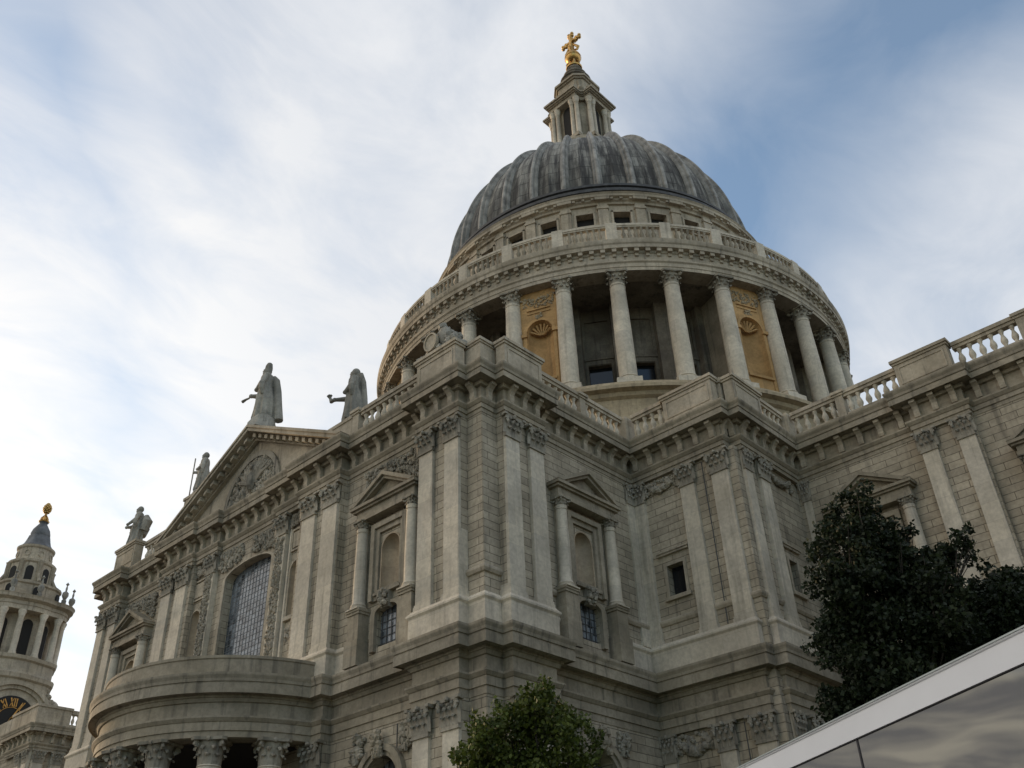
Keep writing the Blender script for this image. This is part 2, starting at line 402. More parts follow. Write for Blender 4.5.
def col_capital():
    mb = MB()
    mb.lathe([(.43, -.06), (.47, -.03), (.43, 0), (.43, .2), (.46, .6), (.56, .93)], 20)
    for i in range(8):
        leaf_strip(mb, polar(pi/4*i), 0, .34, .02, .42, .19, .43)
        leaf_strip(mb, polar(pi/4*(i+.5)), 0, .32, .12, .62, .22, .44)
    for i in range(4):
        P_ = polar(pi/2*(i+.5)); Q = polar(pi/2*i)
        for k in range(9):
            a = k/8*2.2*pi; r = .14*(1-k/11); mb.ball(P_(0, .66+r*cos(a)*.7, .80+r*sin(a)), .075, 6, 4)
        leaf_strip(mb, P_, 0, .2, .42, .5, .2, .48)
        mb.ball(Q(0, .60, .98), .10, 7, 5, .2)
    pts = []
    for i in range(4):
        a = pi/2*i
        for da, r in ((-.66, .86), (-.3, .66), (0, .60), (.3, .66), (.66, .86)): pts.append((r*sin(a+da), -r*cos(a+da)))
    n = len(pts); mb.add([(x, y, .93) for x, y in pts]+[(x*1.04, y*1.04, 1.05) for x, y in pts], [tuple(range(n-1, -1, -1)), tuple(range(n, 2*n))]+[(i, (i+1) % n, n+(i+1) % n, n+i) for i in range(n)])
    return mb
def proto_mesh(mb, name, mat, smooth=None):
    o = mb.build(name, mat, None, smooth); me = o.data; bpy.data.objects.remove(o); return me
PCAP = proto_mesh(pil_capital(), 'capital', M['carved'], 40)
CCAP = proto_mesh(col_capital(), 'capital', M['carved'], 40)
BALP = [(.12, 0), (.12, .05), (.085, .07), (.075, .12), (.10, .2), (.14, .32), (.145, .42), (.11, .55), (.07, .68), (.06, .78), (.085, .82), (.085, .86), (.11, .9), (.12, .93), (.12, 1.0)]
BAL = proto_mesh(MB().lathe(BALP, 10).add([], []), 'baluster', M['pale'], 50)

# ------------------------------------------------------------------ ground
g = MB(); g.box(ID, -900, 900, -900, 900, -1.5, -.10); tag(g.build('ground', M['asphalt']), kind='structure')
g = MB(); g.box(ID, -110, 75, -62, -16, -.11, .0); tag(g.build('churchyard_pavement', M['paving']), kind='structure')
g = MB(); g.box(ID, 20.5, 41, -52, -27, -.05, .05); tag(g.build('lawn', M['grass']), kind='structure')

# ------------------------------------------------------------------ cathedral body
M['base'] = stone('tan_stone', (.50, .41, .28), (.34, .275, .185), .45)
M['warm'] = stone('warm_stone', (.52, .42, .30), (.36, .29, .21), .25, soot_col=(.12, .1, .08))
cath = thing('cathedral', 'great stone cathedral with a columned drum, grey lead dome and golden cross', 'cathedral')
def part(mb, name, mat, parent=None, smooth=None, label=None):
    o = mb.build(name, mat, parent or cath, smooth)
    if label: o['label'] = label
    return o

xf, yf, pr, nc = 18.07, -35.28, .517, .94          # frieze planes of the south transept
yB, xC, yD = -24.42, 24.29, -18.29                 # corner bastion and choir wall
KW = .924
def xm(u): return u if u > -7.05 else -7.05+(u+7.05)*KW
class FrS(Fr):
    def __call__(s, u, o, z): return Fr.__call__(s, xm(u), o, z)
FS = FrS((0, yf), (1, 0), (0, -1)); FE = Fr((xf, 0), (0, 1), (1, 0))
FB = Fr((0, yB), (1, 0), (0, -1)); FBE = Fr((xC, 0), (0, 1), (1, 0)); FC = Fr((0, yD), (1, 0), (0, -1))
xfw = -xm(-xf)
PCX, PCY, RP = 1.4, -35.0, 6.55         # centre and frieze radius of the round porch
half = [(8.6, 0), (8.6, pr), (5.2, pr), (5.2, .3), (2.9, .3), (2.9, 0)]
def south(upper):
    L = [(-17.13, 0), (-17.13, pr), (-14.4, pr), (-14.4, 0)]
    if upper: L += [(-u, o) for u, o in half]
    else: L += [(-8.6, 0), (-8.6, pr)]
    a = [(xm(u), yf-o) for u, o in L]
    if not upper:
        R = RP; q_ = math.acos((-PCY*-1+(yf-pr)*-1)/R) if 0 else math.acos((PCY-(yf-pr))/R); a += [(PCX+R*sin(t), PCY-R*cos(t)) for t in np.linspace(-q_, q_, 49)]
    L = ([(u, o) for u, o in reversed(half)] if upper else [(8.6, pr), (8.6, 0)])+[(14.4, 0), (14.4, pr), (17.13, pr), (17.13, 0)]
    return a+[(xm(u), yf-o) for u, o in L]
def whole(upper):
    P = [(-50, yD), (-xC, yD), (-xC, yB), (-xfw, yB), (-xfw, -31.75), (-xfw-pr, -31.75), (-xfw-pr, yf+nc), (-xfw, yf+nc), (-xfw, yf)]
    P += south(upper)
    P += [(xf, yf), (xf, yf+nc), (xf+pr, yf+nc), (xf+pr, -31.75), (xf, -31.75), (xf, yB), (xC-.6, yB), (xC-.6, yB+.6), (xC, yB+.6), (xC, yD)]
    for a in (30.7, 39.9, 49.1): P += [(a, yD), (a, yD-.45), (a+2.7, yD-.45), (a+2.7, yD)]
    return P+[(60, yD)]
UP, LOW = whole(True), whole(False)

# walls with window and niche openings
def niche(mb, F, uc, r, z0, zs, o):
    n = 12; vs = []; rows = [(1, z0), (1, zs)]+[(cos(t), zs+r*sin(t)) for t in np.linspace(0, pi/2, 6)[1:]]
    for q, z in rows:
        for i in range(n+1):
            a = pi*i/n; vs.append(F(uc-r*q*cos(a), o-r*q*sin(a)*.85, z))
    k = n+1; mb.add(vs, [(j*k+i, j*k+i+1, (j+1)*k+i+1, (j+1)*k+i) for j in range(len(rows)-1) for i in range(n)])
    mb.add([F(uc-r*cos(pi*i/n), o-r*sin(pi*i/n)*.85, z0) for i in range(n+1)], [tuple(range(n+1))])
OW = -.03
AED = {'S': (FS, [12.15, -12.15]), 'E': (FE, [-28.8]), 'C': (FC, [27.7, 36.75, 46])}
wl = MB(); holes = [(-1.95, 2.45, 15.2, 22.95, .42), (-1.7, 1.7, 1.0, 8.5, 1.2)]
for uc in AED['S'][1]: holes += [(uc-.6, uc+.6, 17.8, 20.32, .01), (uc-.75, uc+.75, 15.2, 16.95, .22), (uc-1.05, uc+1.05, 5.5, 10.65, .7)]
for s_ in (-1, 1): holes += [(s_*4.75-.47, s_*4.75+.47, 18.5, 21.4, .01)]
panel(wl, FS, OW, -xf, xf, 0, 24.3, holes)
spandrel(wl, FS, OW, -1.95, 2.45, 22.3, 22.95, .58, .42, 20)
for uc in AED['S'][1]:
    spandrel(wl, FS, OW, uc-.75, uc+.75, 16.62, 16.95, .3, .22); spandrel(wl, FS, OW, uc-1.05, uc+1.05, 9.55, 10.65, 1.05, .7); spandrel(wl, FS, OW, uc-.6, uc+.6, 19.7, 20.32, .6, 0)
for s_ in (-1, 1): spandrel(wl, FS, OW, s_*4.75-.47, s_*4.75+.47, 20.9, 21.4, .46, 0)
uc = -28.8; he = [(uc-.6, uc+.6, 17.8, 20.32, .01), (uc-.75, uc+.75, 15.2, 16.95, .22), (uc-1.05, uc+1.05, 5.5, 10.65, .7)]
panel(wl, FE, OW, yf, yB+1, 0, 24.3, he); spandrel(wl, FE, OW, uc-.75, uc+.75, 16.62, 16.95, .3, .5); spandrel(wl, FE, OW, uc-1.05, uc+1.05, 9.55, 10.65, 1.05, .7); spandrel(wl, FE, OW, uc-.6, uc+.6, 19.7, 20.32, .6, 0)
FW = Fr((-xfw, 0), (0, 1), (-1, 0)); panel(wl, FW, OW, yf, yB+1, 0, 24.3, [])
part(wl, 'transept_wall', M['wall'])
for F, a, b, o in ((FS, 14.42, 17.11, pr-.16), (FS, -17.11, -14.42, pr-.16), (FS, 5.22, 8.58, pr-.16), (FS, -8.58, -5.22, pr-.16), (FE, yf+nc+.02, -31.77, pr-.16), (FC, 30.72, 33.38, .29), (FC, 39.92, 42.58, .29)):
    q = MB(); q.box(F, a, b, OW-.02, o, 0, 11.9); q.box(F, a+.002, b-.002, OW-.02, o-.002, 14.4, 24.3); part(q, 'pier', M['wall'])
wb = MB(); OB = -.2
panel(wb, FB, OB, xf-.5, xC+OB, 0, 24.3, [(19.48, 20.42, 17.95, 19.48, .45), (18.9, 20.4, 5.5, 9, .5)])
panel(wb, FBE, OB, yB-OB, yD+.5, 0, 24.3, [(-20.98, -20.22, 17.7, 19.3, .45)])
part(wb, 'bastion_wall', M['wall']); wb = MB()
FBW = Fr((-xC, 0), (0, 1), (-1, 0)); panel(wb, FB, OB, -xC, -xfw+.5, 0, 24.3, []); panel(wb, FBW, 0, yB-OB, yD+.5, 0, 24.3, [])
part(wb, 'bastion_wall', M['wall'])
wc = MB(); hc = []
for uc in AED['C'][1]: hc += [(uc-.6, uc+.6, 17.8, 20.32, .01), (uc-.75, uc+.75, 15.2, 16.95, .22), (uc-1.05, uc+1.05, 5.5, 10.65, .7)]
panel(wc, FC, OW, xC-.5, 60, 0, 24.3, hc)
for uc in AED['C'][1]: spandrel(wc, FC, OW, uc-.75, uc+.75, 16.62, 16.95, .3, .5); spandrel(wc, FC, OW, uc-1.05, uc+1.05, 9.55, 10.65, 1.05, .7); spandrel(wc, FC, OW, uc-.6, uc+.6, 19.7, 20.32, .6, 0)
wc.box(ID, 59.9, 60, yD, 18, 0, 26.4)
part(wc, 'choir_wall', M['wall'])
wn = MB(); panel(wn, FC, OW, -50.1, -xC+.5, 0, 24.3, []); part(wn, 'nave_wall', M['wall'])

# entablatures, plinth course and string course
UPROF = [(-.25, 24.2), (0, 24.2), (0, 24.40), (.06, 24.41), (.06, 24.62), (.10, 24.64), (.20, 24.78), (.20, 24.86), (-.06, 24.87), (-.06, 25.6), (.10, 25.62), (.14, 25.72), (.14, 25.80), (.52, 25.84), (.52, 25.78), (.57, 25.78), (.57, 26.04), (.53, 26.05), (.53, 26.10), (.58, 26.12), (.60, 26.24), (.67, 26.36), (.69, 26.42), (.69, 26.5), (-.6, 26.56)]
BPF = [(0, 24.95), (.09, 24.97), (.13, 25.1), (.12, 25.35), (.2, 25.5), (.32, 25.6), (.41, 25.64), (.42, 25.80), (-.06, 25.80), (-.06, 24.95)]
bq = MB(); q = len(BPF); bq.add([(u, -o, z-24.95) for u in (-.14, .14) for o, z in BPF], [tuple(range(q)), tuple(range(2*q-1, q-1, -1))]+[(j, (j+1) % q, q+(j+1) % q, q+j) for j in range(q)])
BRK = proto_mesh(bq, 'cornice_bracket', M['stone'])
def brackets(parent, path, step=1.0):
    for i in range(len(path)-1):
        a, b = Vector(path[i]), Vector(path[i+1]); L = (b-a).length
        if L < .55 or a.x < -23 or a.x > 44 or a.y > yD+.1: continue
        if a.x < -15 and abs(b.x-a.x) < .01: continue
        t = (b-a)/L; n = max(1, round(L/step))
        for k in range(n): q = a+t*((k+.5)*L/n); place(BRK, 'cornice_bracket', parent, (q.x, q.y, 24.95), atan2(t.y, t.x))
e = MB().sweep(UP, UPROF); e = part(e, 'upper_entablature', M['trim']); brackets(e, UP)
LPROF = [(-.25, 11.8), (0, 11.8), (0, 12.1), (.06, 12.11), (.06, 12.45), (.10, 12.47), (.20, 12.60), (.20, 12.68), (-.02, 12.69), (-.02, 13.26), (.06, 13.28), (.14, 13.42), (.2, 13.44), (.2, 13.54), (.50, 13.60), (.50, 13.54), (.54, 13.54), (.54, 13.92), (.49, 13.93), (.49, 14.0), (.54, 14.02), (.56, 14.14), (.62, 14.26), (.63, 14.30), (.63, 14.38), (.15, 14.48), (-.6, 14.5)]
part(MB().sweep(LOW, LPROF), 'lower_entablature', M['trim'])
PPROF = [(-.3, 14.45), (.14, 14.45), (.14, 15.42), (.16, 15.45), (.22, 15.52), (.22, 15.6), (.12, 15.70), (.07, 15.78), (-.3, 15.78)]
pw = [q for q in UP]
i0 = min(i for i, q in enumerate(pw) if q[0] > xm(-14.5)-.01 and abs(q[1]-yf) < .01 and q[0] < -8)
def plrun(pts): part(MB().sweep(pts, PPROF), 'plinth_course', M['pale'])
ps = UP
def sub(x0, x1, y0, y1): return [q for q in ps if x0 <= q[0] <= x1 and y0 <= q[1] <= y1]
# the course breaks for the tabernacle windows, so run it in stretches
a = [q for q in ps]; ia = a.index((xm(14.4), yf)); ib = [i for i, q in enumerate(a) if abs(q[0]-xf) < 1e-6 and abs(q[1]+31.75) < 1e-6][0]
plrun([(13.35+.45, yf)]+a[ia:ib+1]+[(xf, -30.45)])
ic = [i for i, q in enumerate(a) if abs(q[0]-(xC-.6)) < 1e-6][0]
plrun([(xf, -27.2), (xf, yB+.3-.3)]+a[ic:ic+4]+[(26.1, yD)])
plrun([(29.3, yD)]+a[ic+4:ic+8]+[(35.2, yD)]); plrun([(38.3, yD)]+a[ic+8:ic+12]+[(44.4, yD)])
plrun([(xm(-10.5), yf), (xm(-8.6), yf), (xm(-8.6), yf-pr), (-5.2, yf-pr), (-5.2, yf-.3), (-2.9, yf-.3), (-2.9, yf)])
plrun([(2.9, yf), (2.9, yf-.3), (5.2, yf-.3), (5.2, yf-pr), (8.6, yf-pr), (8.6, yf), (10.5, yf)])
iw = [i for i, q in enumerate(a) if abs(q[0]+xfw) < 1e-6 and abs(q[1]+31.75) < 1e-6][0]
iz = a.index((xm(-14.4), yf)); plrun([(-xfw, -30)]+a[iw:iz+1]+[(xm(-13.8), yf)])
SPROF = [(-.1, 16.62), (.06, 16.66), (.13, 16.78), (.13, 16.88), (0, 16.98), (-.1, 16.98)]
for pth in ([(14.3, yf), (xf, yf), (xf, -30.6)], [(xf, -27), (xf, yB-OB)], [(xf, yB-OB), (xC+OB, yB-OB), (xC+OB, yD)], [(xC, yD), (26, yD)], [(29.4, yD), (35, yD)]): part(MB().sweep(pth, SPROF), 'string_course', M['stone'])

# pilasters: shaft > capital
def pilaster(F, u0, u1, face, back, rz, z0=15.78, z1=23.15, hcap=1.0, mat='pale', cap=True):
    mb = MB(); w_ = u1-u0; uc = (u0+u1)/2; t = .03
    mb.add([F(u0, back, z0), F(u1, back, z0), F(u1, face, z0), F(u0, face, z0), F(u0+t, back, z1), F(u1-t, back, z1), F(u1-t, face-.01, z1), F(u0+t, face-.01, z1)],
           [(3, 2, 1, 0), (4, 5, 6, 7), (0, 1, 5, 4), (1, 2, 6, 5), (2, 3, 7, 6), (3, 0, 4, 7)])
    mb.box(F, u0-.06, u1+.06, back, face+.06, z0, z0+.16); mb.box(F, u0-.035, u1+.035, back, face+.035, z0+.16, z0+.27)
    mb.box(F, u0+t*1.2, u1-t*1.2, back, face-.02, z1, z1+hcap+.04)
    o = part(mb, 'pilaster', M[mat])
    if cap:
        c = F(uc, face, z1); place(PCAP, 'capital', o, c, rz, (w_*1.02, min(w_*1.15, 1.1), hcap))
    return o
for s_ in (1, -1):
    for a, b in ((16.18, 17.12), (14.5, 15.45)):
        pilaster(FS, *sorted((s_*a, s_*b)), pr, OW, 0)
    for a, b in ((5.55, 6.7), (7.3, 8.5)): pilaster(FS, *sorted((s_*a, s_*b)), pr-.01, OW, 0)
    pilaster(FS, *sorted((s_*2.98, s_*3.9)), .28, OW, 0); pilaster(FS, *sorted((s_*4.02, s_*4.18)), .12, OW, 0, cap=False); pilaster(FS, *sorted((s_*5.3, s_*5.42)), .12, OW, 0, cap=False)
for a, b in ((yf+nc+.02, -33.4), (-32.75, -31.77)): pilaster(FE, a, b, pr, OW, pi/2)
pilaster(FE, -25.0, yB+.02, .07, OW, pi/2)
for a, b in ((xf+.0, 18.75), (20.9, 21.78), (22.72, 23.68)): pilaster(FB, a, b, -.01, OB, 0)
for a, b in ((yB+.62, -23.1), (-22.4, -21.5)): pilaster(FBE, a, b, -.01, OB, pi/2)
pilaster(FC, xC+.0, 24.75, .04, OW, 0)
for q in (30.7, 39.9): 
    for a, b in ((.05, .85), (1.78, 2.6)): pilaster(FC, q+a, q+b, .44, OW, 0)
# lower storey pilasters (only their heads rise into the picture)
for F, rz, L in ((FS, 0, ((14.5, 15.45), (16.18, 17.12), (7.4, 8.5), (-8.5, -7.4), (-15.45, -14.5), (-17.12, -16.18))), (FE, pi/2, ((yf+nc+.02, -33.4), (-32.75, -31.77)))):
    for a, b in L: pilaster(F, a, b, pr, OW, rz, 1.2, 10.7, 1.06)
for a, b in ((xf+.02, 18.75), (20.9, 21.78), (22.72, 23.68)): pilaster(FB, a, b, -.01, OB, 0, 1.2, 10.7, 1.06)
for a, b in ((yB+.62, -23.1), (-22.4, -21.5)): pilaster(FBE, a, b, -.01, OB, pi/2, 1.2, 10.7, 1.06)
for q in (30.7, 39.9):
    for a, b in ((.05, .85), (1.78, 2.6)): pilaster(FC, q+a, q+b, .44, OW, 0, 1.2, 10.7, 1.06)

# tabernacle windows
def tabernacle(F, uc, rz):
    t = MB()
    for s_ in (-1, 1):       # pedestals under the columns
        a = uc+s_*1.75; t.box(F, a-.45, a+.45, OW-.1, .62, 14.46, 15.6); t.box(F, a-.38, a+.38, OW, .55, 15.6, 16.78); t.box(F, a-.44, a+.44, OW, .60, 16.78, 16.9); t.box(F, a-.48, a+.48, OW, .64, 16.9, 17.04)
    # moulded architrave round the niche
    for k, (q, o) in enumerate(((1.22, .22), (.98, .10))):
        for s_ in (-1, 1): t.box(F, *sorted((uc+s_*q, uc+s_*(q-.25))), OW-.01*k, o, 17.3, 21.05-.24*k)
        t.box(F, uc-q+.25, uc+q-.25, OW-.01*k, o, 20.8-.24*k, 21.05-.24*k)
    t.box(F, uc-.9, uc+.9, OW, .20, 17.5, 17.62); t.box(F, uc-.72, uc+.72, OW, .13, 17.62, 17.75)
    # segmental head of the small window with its blocks
    t.arch_ring(F, uc, 16.62, .76, 1.05, OW, .16, 12, .42)
    for s_ in (-1, 1): t.box(F, *sorted((uc+s_*.76, uc+s_*1.05)), OW, .16, 15.0, 16.62)
    # entablature and pediment
    t.box(F, uc-2.1, uc+2.1, OW, .50, 21.32, 21.55); t.box(F, uc-2.06, uc+2.06, OW, .46, 21.55, 21.84); t.box(F, uc-2.2, uc+2.2, OW, .60, 21.84, 21.95); t.box(F, uc-2.3, uc+2.3, OW, .72, 21.95, 22.1)
    t.prism(F, [(uc-2.0, 22.1), (uc+2.0, 22.1), (uc, 23.0)], OW, .32)
    def chev(a, zt, th, o1):
        dz = zt-22.1; k = th*a/dz
        t.prism(F, [(uc-a, 22.102), (uc, zt), (uc, zt-th), (uc-a+k, 22.102)], OW, o1); t.prism(F, [(uc+a, 22.102), (uc+a-k, 22.102), (uc, zt-th), (uc, zt)], OW, o1)
    chev(2.32, 23.32, .20, .74); chev(2.0, 23.12, .16, .60)
    o = part(t, 'tabernacle_window', M['trim'])
    for s_ in (-1, 1):
        c = MB(); a = uc+s_*1.75; q = F(a, .28, 0)
        c.lathe([(.40, 17.04), (.40, 17.14), (.34, 17.16), (.37, 17.24), (.33, 17.3), (.30, 17.36), (.30, 18.5), (.265, 20.75), (.30, 20.78), (.27, 20.82), (.29, 20.95)], 16, q[:2]); c.box(F, a-.42, a+.42, -.1, .7, 17.0, 17.06)
        ob = part(c, 'column', M['pale'], o, 40); place(CCAP, 'capital', o, (q[0], q[1], 20.84), rz, (.56, .56, .46))
        b = MB(); b.box(F, a-.17-.06*0, a+.17, OW, .14, 17.04, 21.32); part(b, 'respond', M['stone'], o)
    nb = MB(); niche(nb, F, uc, .6, 17.8, 19.7, OW); nb.arch_ring(F, uc, 19.7, .6, .68, OW, OW+.05, 14); nb.box(F, uc-.68, uc-.6, OW, OW+.05, 17.8, 19.7); nb.box(F, uc+.6, uc+.68, OW, OW+.05, 17.8, 19.7); part(nb, 'niche', M['warm'], o, 50)
    k = MB()
    for _ in range(26): k.ball(F(uc+random.uniform(-.25, .25), .24+random.uniform(0, .16), random.uniform(16.85, 17.5)), random.uniform(.07, .15), 6, 4, .3)
    k.box(F, uc-.24, uc+.24, OW, .24, 16.75, 17.5); part(k, 'keystone_head', M['carved'], o)
    gl = MB(); gl.box(F, uc-.76, uc+.76, OW-.25, OW-.21, 15.1, 16.97); part(gl, 'window_pane', M['window'], o)
    ir = MB()
    for i in range(5): ir.box(F, uc-.62+.31*i-.015, uc-.62+.31*i+.015, OW-.19, OW-.16, 15.1, 16.95)
    for i in range(5): ir.box(F, uc-.75, uc+.75, OW-.185, OW-.165, 15.35+.32*i-.012, 15.35+.32*i+.012)
    part(ir, 'window_bars', M['iron'], o)
    # arched window of the storey below
    lo = MB(); lo.arch_ring(F, uc, 9.55, 1.06, 1.25, OW, .12, 18); lo.arch_ring(F, uc, 9.55, 1.25, 1.5, OW, .22, 18)
    for s_ in (-1, 1): lo.box(F, *sorted((uc+s_*1.06, uc+s_*1.5)), OW, .16, 5.2, 9.55)
    for _ in range(30): lo.ball(F(uc+random.uniform(-.22, .22), .26+random.uniform(0, .2), random.uniform(10.5, 11.5)), random.uniform(.1, .18), 6, 4, .3)
    l2 = part(lo, 'arched_window', M['trim'])
    gl = MB(); gl.box(F, uc-1.1, uc+1.1, OW-.66, OW-.6, 5.4, 10.7); part(gl, 'window_pane', M['window'], l2)
    ir = MB()
    for i in range(7): ir.box(F, uc-.9+.3*i-.015, uc-.9+.3*i+.015, OW-.58, OW-.55, 5.5, 10.6)
    for i in range(16): ir.box(F, uc-1.05, uc+1.05, OW-.57, OW-.56, 5.7+.32*i-.012, 5.7+.32*i+.012)
    part(ir, 'window_bars', M['iron'], l2)
    for s_ in (-1, 1): fe = MB(); lumps(fe, F, uc+s_*1.55-.35, uc+s_*1.55+.35, 10.6, 11.65, .08, 50, .07, .16); part(fe, 'carved_spandrel', M['carved'], l2)
for uc in AED['S'][1]: tabernacle(FS, uc, 0)
tabernacle(FE, -28.8, pi/2)
for uc in AED['C'][1][:2]: tabernacle(FC, uc, 0)
# carved panels that flank the south tabernacles, festoons between capitals
for uc in AED['S'][1]:
    fe = MB()
    lumps(fe, FS, uc-2.1, uc+2.1, 22.3, 24.15, .06, 520, .04, .11, shape=lambda u, z: z > 23.45-abs(u-uc)*.55+.08)
    part(fe, 'carved_festoon', M['carved'])
fe = MB(); festoon(fe, FB, 18.85, 20.8, 24.0, OB+.08, .5, .13); lumps(fe, FB, 18.85, 20.8, 23.5, 24.1, OB+.03, 70, .06, .13); part(fe, 'carved_festoon', M['carved'])
fe = MB(); festoon(fe, FB, 18.85, 20.8, 11.6, OB+.08, .7, .15); lumps(fe, FB, 18.85, 20.8, 10.9, 11.7, OB+.03, 60, .07, .14); part(fe, 'carved_festoon', M['carved'])
fe = MB(); festoon(fe, FBE, -21.4, -19.2, 24.0, OB+.08, .5, .12); part(fe, 'carved_festoon', M['carved'])
# plain square bastion windows
def plain_window(F, a, b, z0, z1, o):
    t = MB(); w_ = .16
    t.box(F, a-w_, a, o-.02, o+.07, z0-.02, z1+w_); t.box(F, b, b+w_, o-.02, o+.07, z0-.02, z1+w_); t.box(F, a, b, o-.02, o+.07, z1, z1+w_); t.box(F, a-.26, b+.26, o-.02, o+.16, z0-.2, z0-.02)
    t.box(F, a-.42, b+.42, o-.02, o+.14, z1+.55, z1+.66); t.box(F, a-.46, b+.46, o-.02, o+.2, z1+.66, z1+.74)
    ob = part(t, 'window_frame', M['stone']); gl = MB(); gl.box(F, a-.02, b+.02, o-.42, o-.38, z0-.02, z1+.02); part(gl, 'window_pane', M['glass'], ob)
plain_window(FB, 19.48, 20.42, 17.95, 19.48, OB); plain_window(FBE, -20.98, -20.22, 17.7, 19.3, OB)

# great south window and its ornate piers
t = MB(); o_ = OW-.02
t.arch_ring(FS, .25, 22.3, 2.21, 2.45, OW, .1, 24, .26)
for s_ in (-1, 1): t.box(FS, *sorted((.25+s_*2.21, .25+s_*2.45)), OW, .1, 15.2, 22.3)
gw = part(t, 'great_window', M['stone'])
gl = MB(); gl.box(FS, -2.0, 2.5, OW-.46, OW-.40, 15.2, 23); part(gl, 'window_pane', M['window'], gw)
ir = MB()
for i in range(14): u = -1.7+.3*i; ir.box(FS, u-.011, u+.011, OW-.402, OW-.38, 15.2, 22.95)
for i in range(26): z = 15.4+.3*i; ir.box(FS, -1.95, 2.45, OW-.402, OW-.383, z-.010, z+.010)
part(ir, 'window_bars', M['leading'], gw)
for s_ in (-1, 1):
    st = MB(); u0, u1 = sorted((s_*3.12, s_*3.76)); lumps(st, FS, u0, u1, 16.3, 23.0, .30, 620, .04, .10); part(st, 'carved_strip', M['carved'])
    fe = MB(); u0, u1 = sorted((s_*.5, s_*2.8)); lumps(fe, FS, u0, u1, 22.9, 24.1, .05, 240, .05, .13, shape=lambda u, z: z > 23.35-abs(u)*.2); part(fe, 'carved_festoon', M['carved'])
    fe = MB(); u0, u1 = sorted((s_*4.1, s_*5.5)); lumps(fe, FS, u0, u1, 23.45, 24.1, .08, 75, .07, .13); part(fe, 'carved_festoon', M['carved'])
    fe = MB(); u0, u1 = sorted((s_*6.75, s_*7.25)); lumps(fe, FS, u0, u1, 23.4, 24.1, .08, 30, .07, .13); part(fe, 'carved_festoon', M['carved'])
    nb = MB(); niche(nb, FS, s_*4.75, .46, 18.5, 20.92, OW); ob = part(nb, 'niche', M['warm'], None, 50)
    t = MB(); t.arch_ring(FS, s_*4.75, 20.92, .47, .58, OW, .06, 14); t.box(FS, s_*4.75-.56, s_*4.75+.56, OW, .14, 18.3, 18.5)
    for q_ in (-.58, .47): t.box(FS, s_*4.75+q_, s_*4.75+q_+.11, OW, .06, 18.5, 20.92)
    part(t, 'niche_frame', M['stone'], ob); t = MB()
    for a, b, c, d in ((-.6, .6, 22.0, 22.1), (-.6, .6, 23.15, 23.25), (-.6, -.5, 22.1, 23.15), (.5, .6, 22.1, 23.15), (-.45, .45, 22.2, 23.05)): t.box(FS, s_*4.75+a, s_*4.75+b, OW, .07 if b-a < .8 or d-c < .2 else .05, c, d)
    part(t, 'sunk_panel', M['stone'], ob)
    st = MB(); lumps(st, FS, s_*4.75-.42, s_*4.75+.42, 17.3, 17.95, .0, 40, .06, .11); part(st, 'carved_panel', M['carved'], ob)

# pediment
pd = MB(); PB_, PT = 26.52, 31.1
pd.prism(FS, [(-8.3, PB_), (8.3, PB_), (0, PT-.6)], -.6, pr-.28)
ped = part(pd, 'pediment', M['stone'])
rk = MB()
def chevron(mb, a, zt, th, o0, o1, zb=PB_+.006):
    k = th*a/(zt-zb)
    mb.prism(FS, [(-a, zb), (0, zt), (0, zt-th), (-a+k, zb)], o0, o1); mb.prism(FS, [(a, zb), (a-k, zb), (0, zt-th), (0, zt)], o0, o1)
for a, zt, th, o1 in ((9.3, PT, .17, pr+.70), (8.96, PT-.17, .22, pr+.62), (8.52, PT-.39, .28, pr+.10), (7.95, PT-.67, .12, pr-.02)): chevron(rk, a, zt, th, -.62+.003*a, o1)
part(rk, 'raking_cornice', M['stone'], ped)
sl_ = (PT-.47-PB_)/8.35
for s_ in (-1, 1):
    for i in range(12):
        u = .45+i*.64; z = PT-.47-sl_*u
        if z < PB_+.35: continue
        u0, u1 = u-.15, u+.15
        rb = MB(); rb.prism(FS, [(s_*u0, z+sl_*.15), (s_*u1, z-sl_*.15), (s_*u1, z-sl_*.15-.24), (s_*u0, z+sl_*.15-.24)], pr-.1, pr+.40); part(rb, 'rake_bracket', M['stone'], ped)
rl = MB(); rl.arch_ring(FS, 0, PB_+.05, 2.45, 2.75, pr-.3, pr-.12, 24, 1.06); lumps(rl, FS, -2.35, 2.35, PB_+.1, 29.1, pr-.25, 700, .07, .18, shape=lambda u, z: (u/2.35)**2+((z-PB_)/2.55)**2 < 1)
for s_ in (-1, 1):        # outspread wings of the carved bird
    for i in range(7):
        a = radians(25+17*i); rl.tube([FS(s_*.2, pr-.2, 27.5), FS(s_*(.2+.9*cos(a)), pr-.12, 27.5+.9*sin(a)), FS(s_*(.2+1.75*cos(a)), pr-.2, 27.5+1.6*sin(a))], [.08, .17, .05], 6)
rl.ball(FS(0, pr-.1, 27.6), .42, 8, 6, .1, (.8, .8, 1.5)); rl.ball(FS(0, pr-.05, 28.5), .2, 8, 6, .1)
part(rl, 'carved_relief', M['carved'], ped)

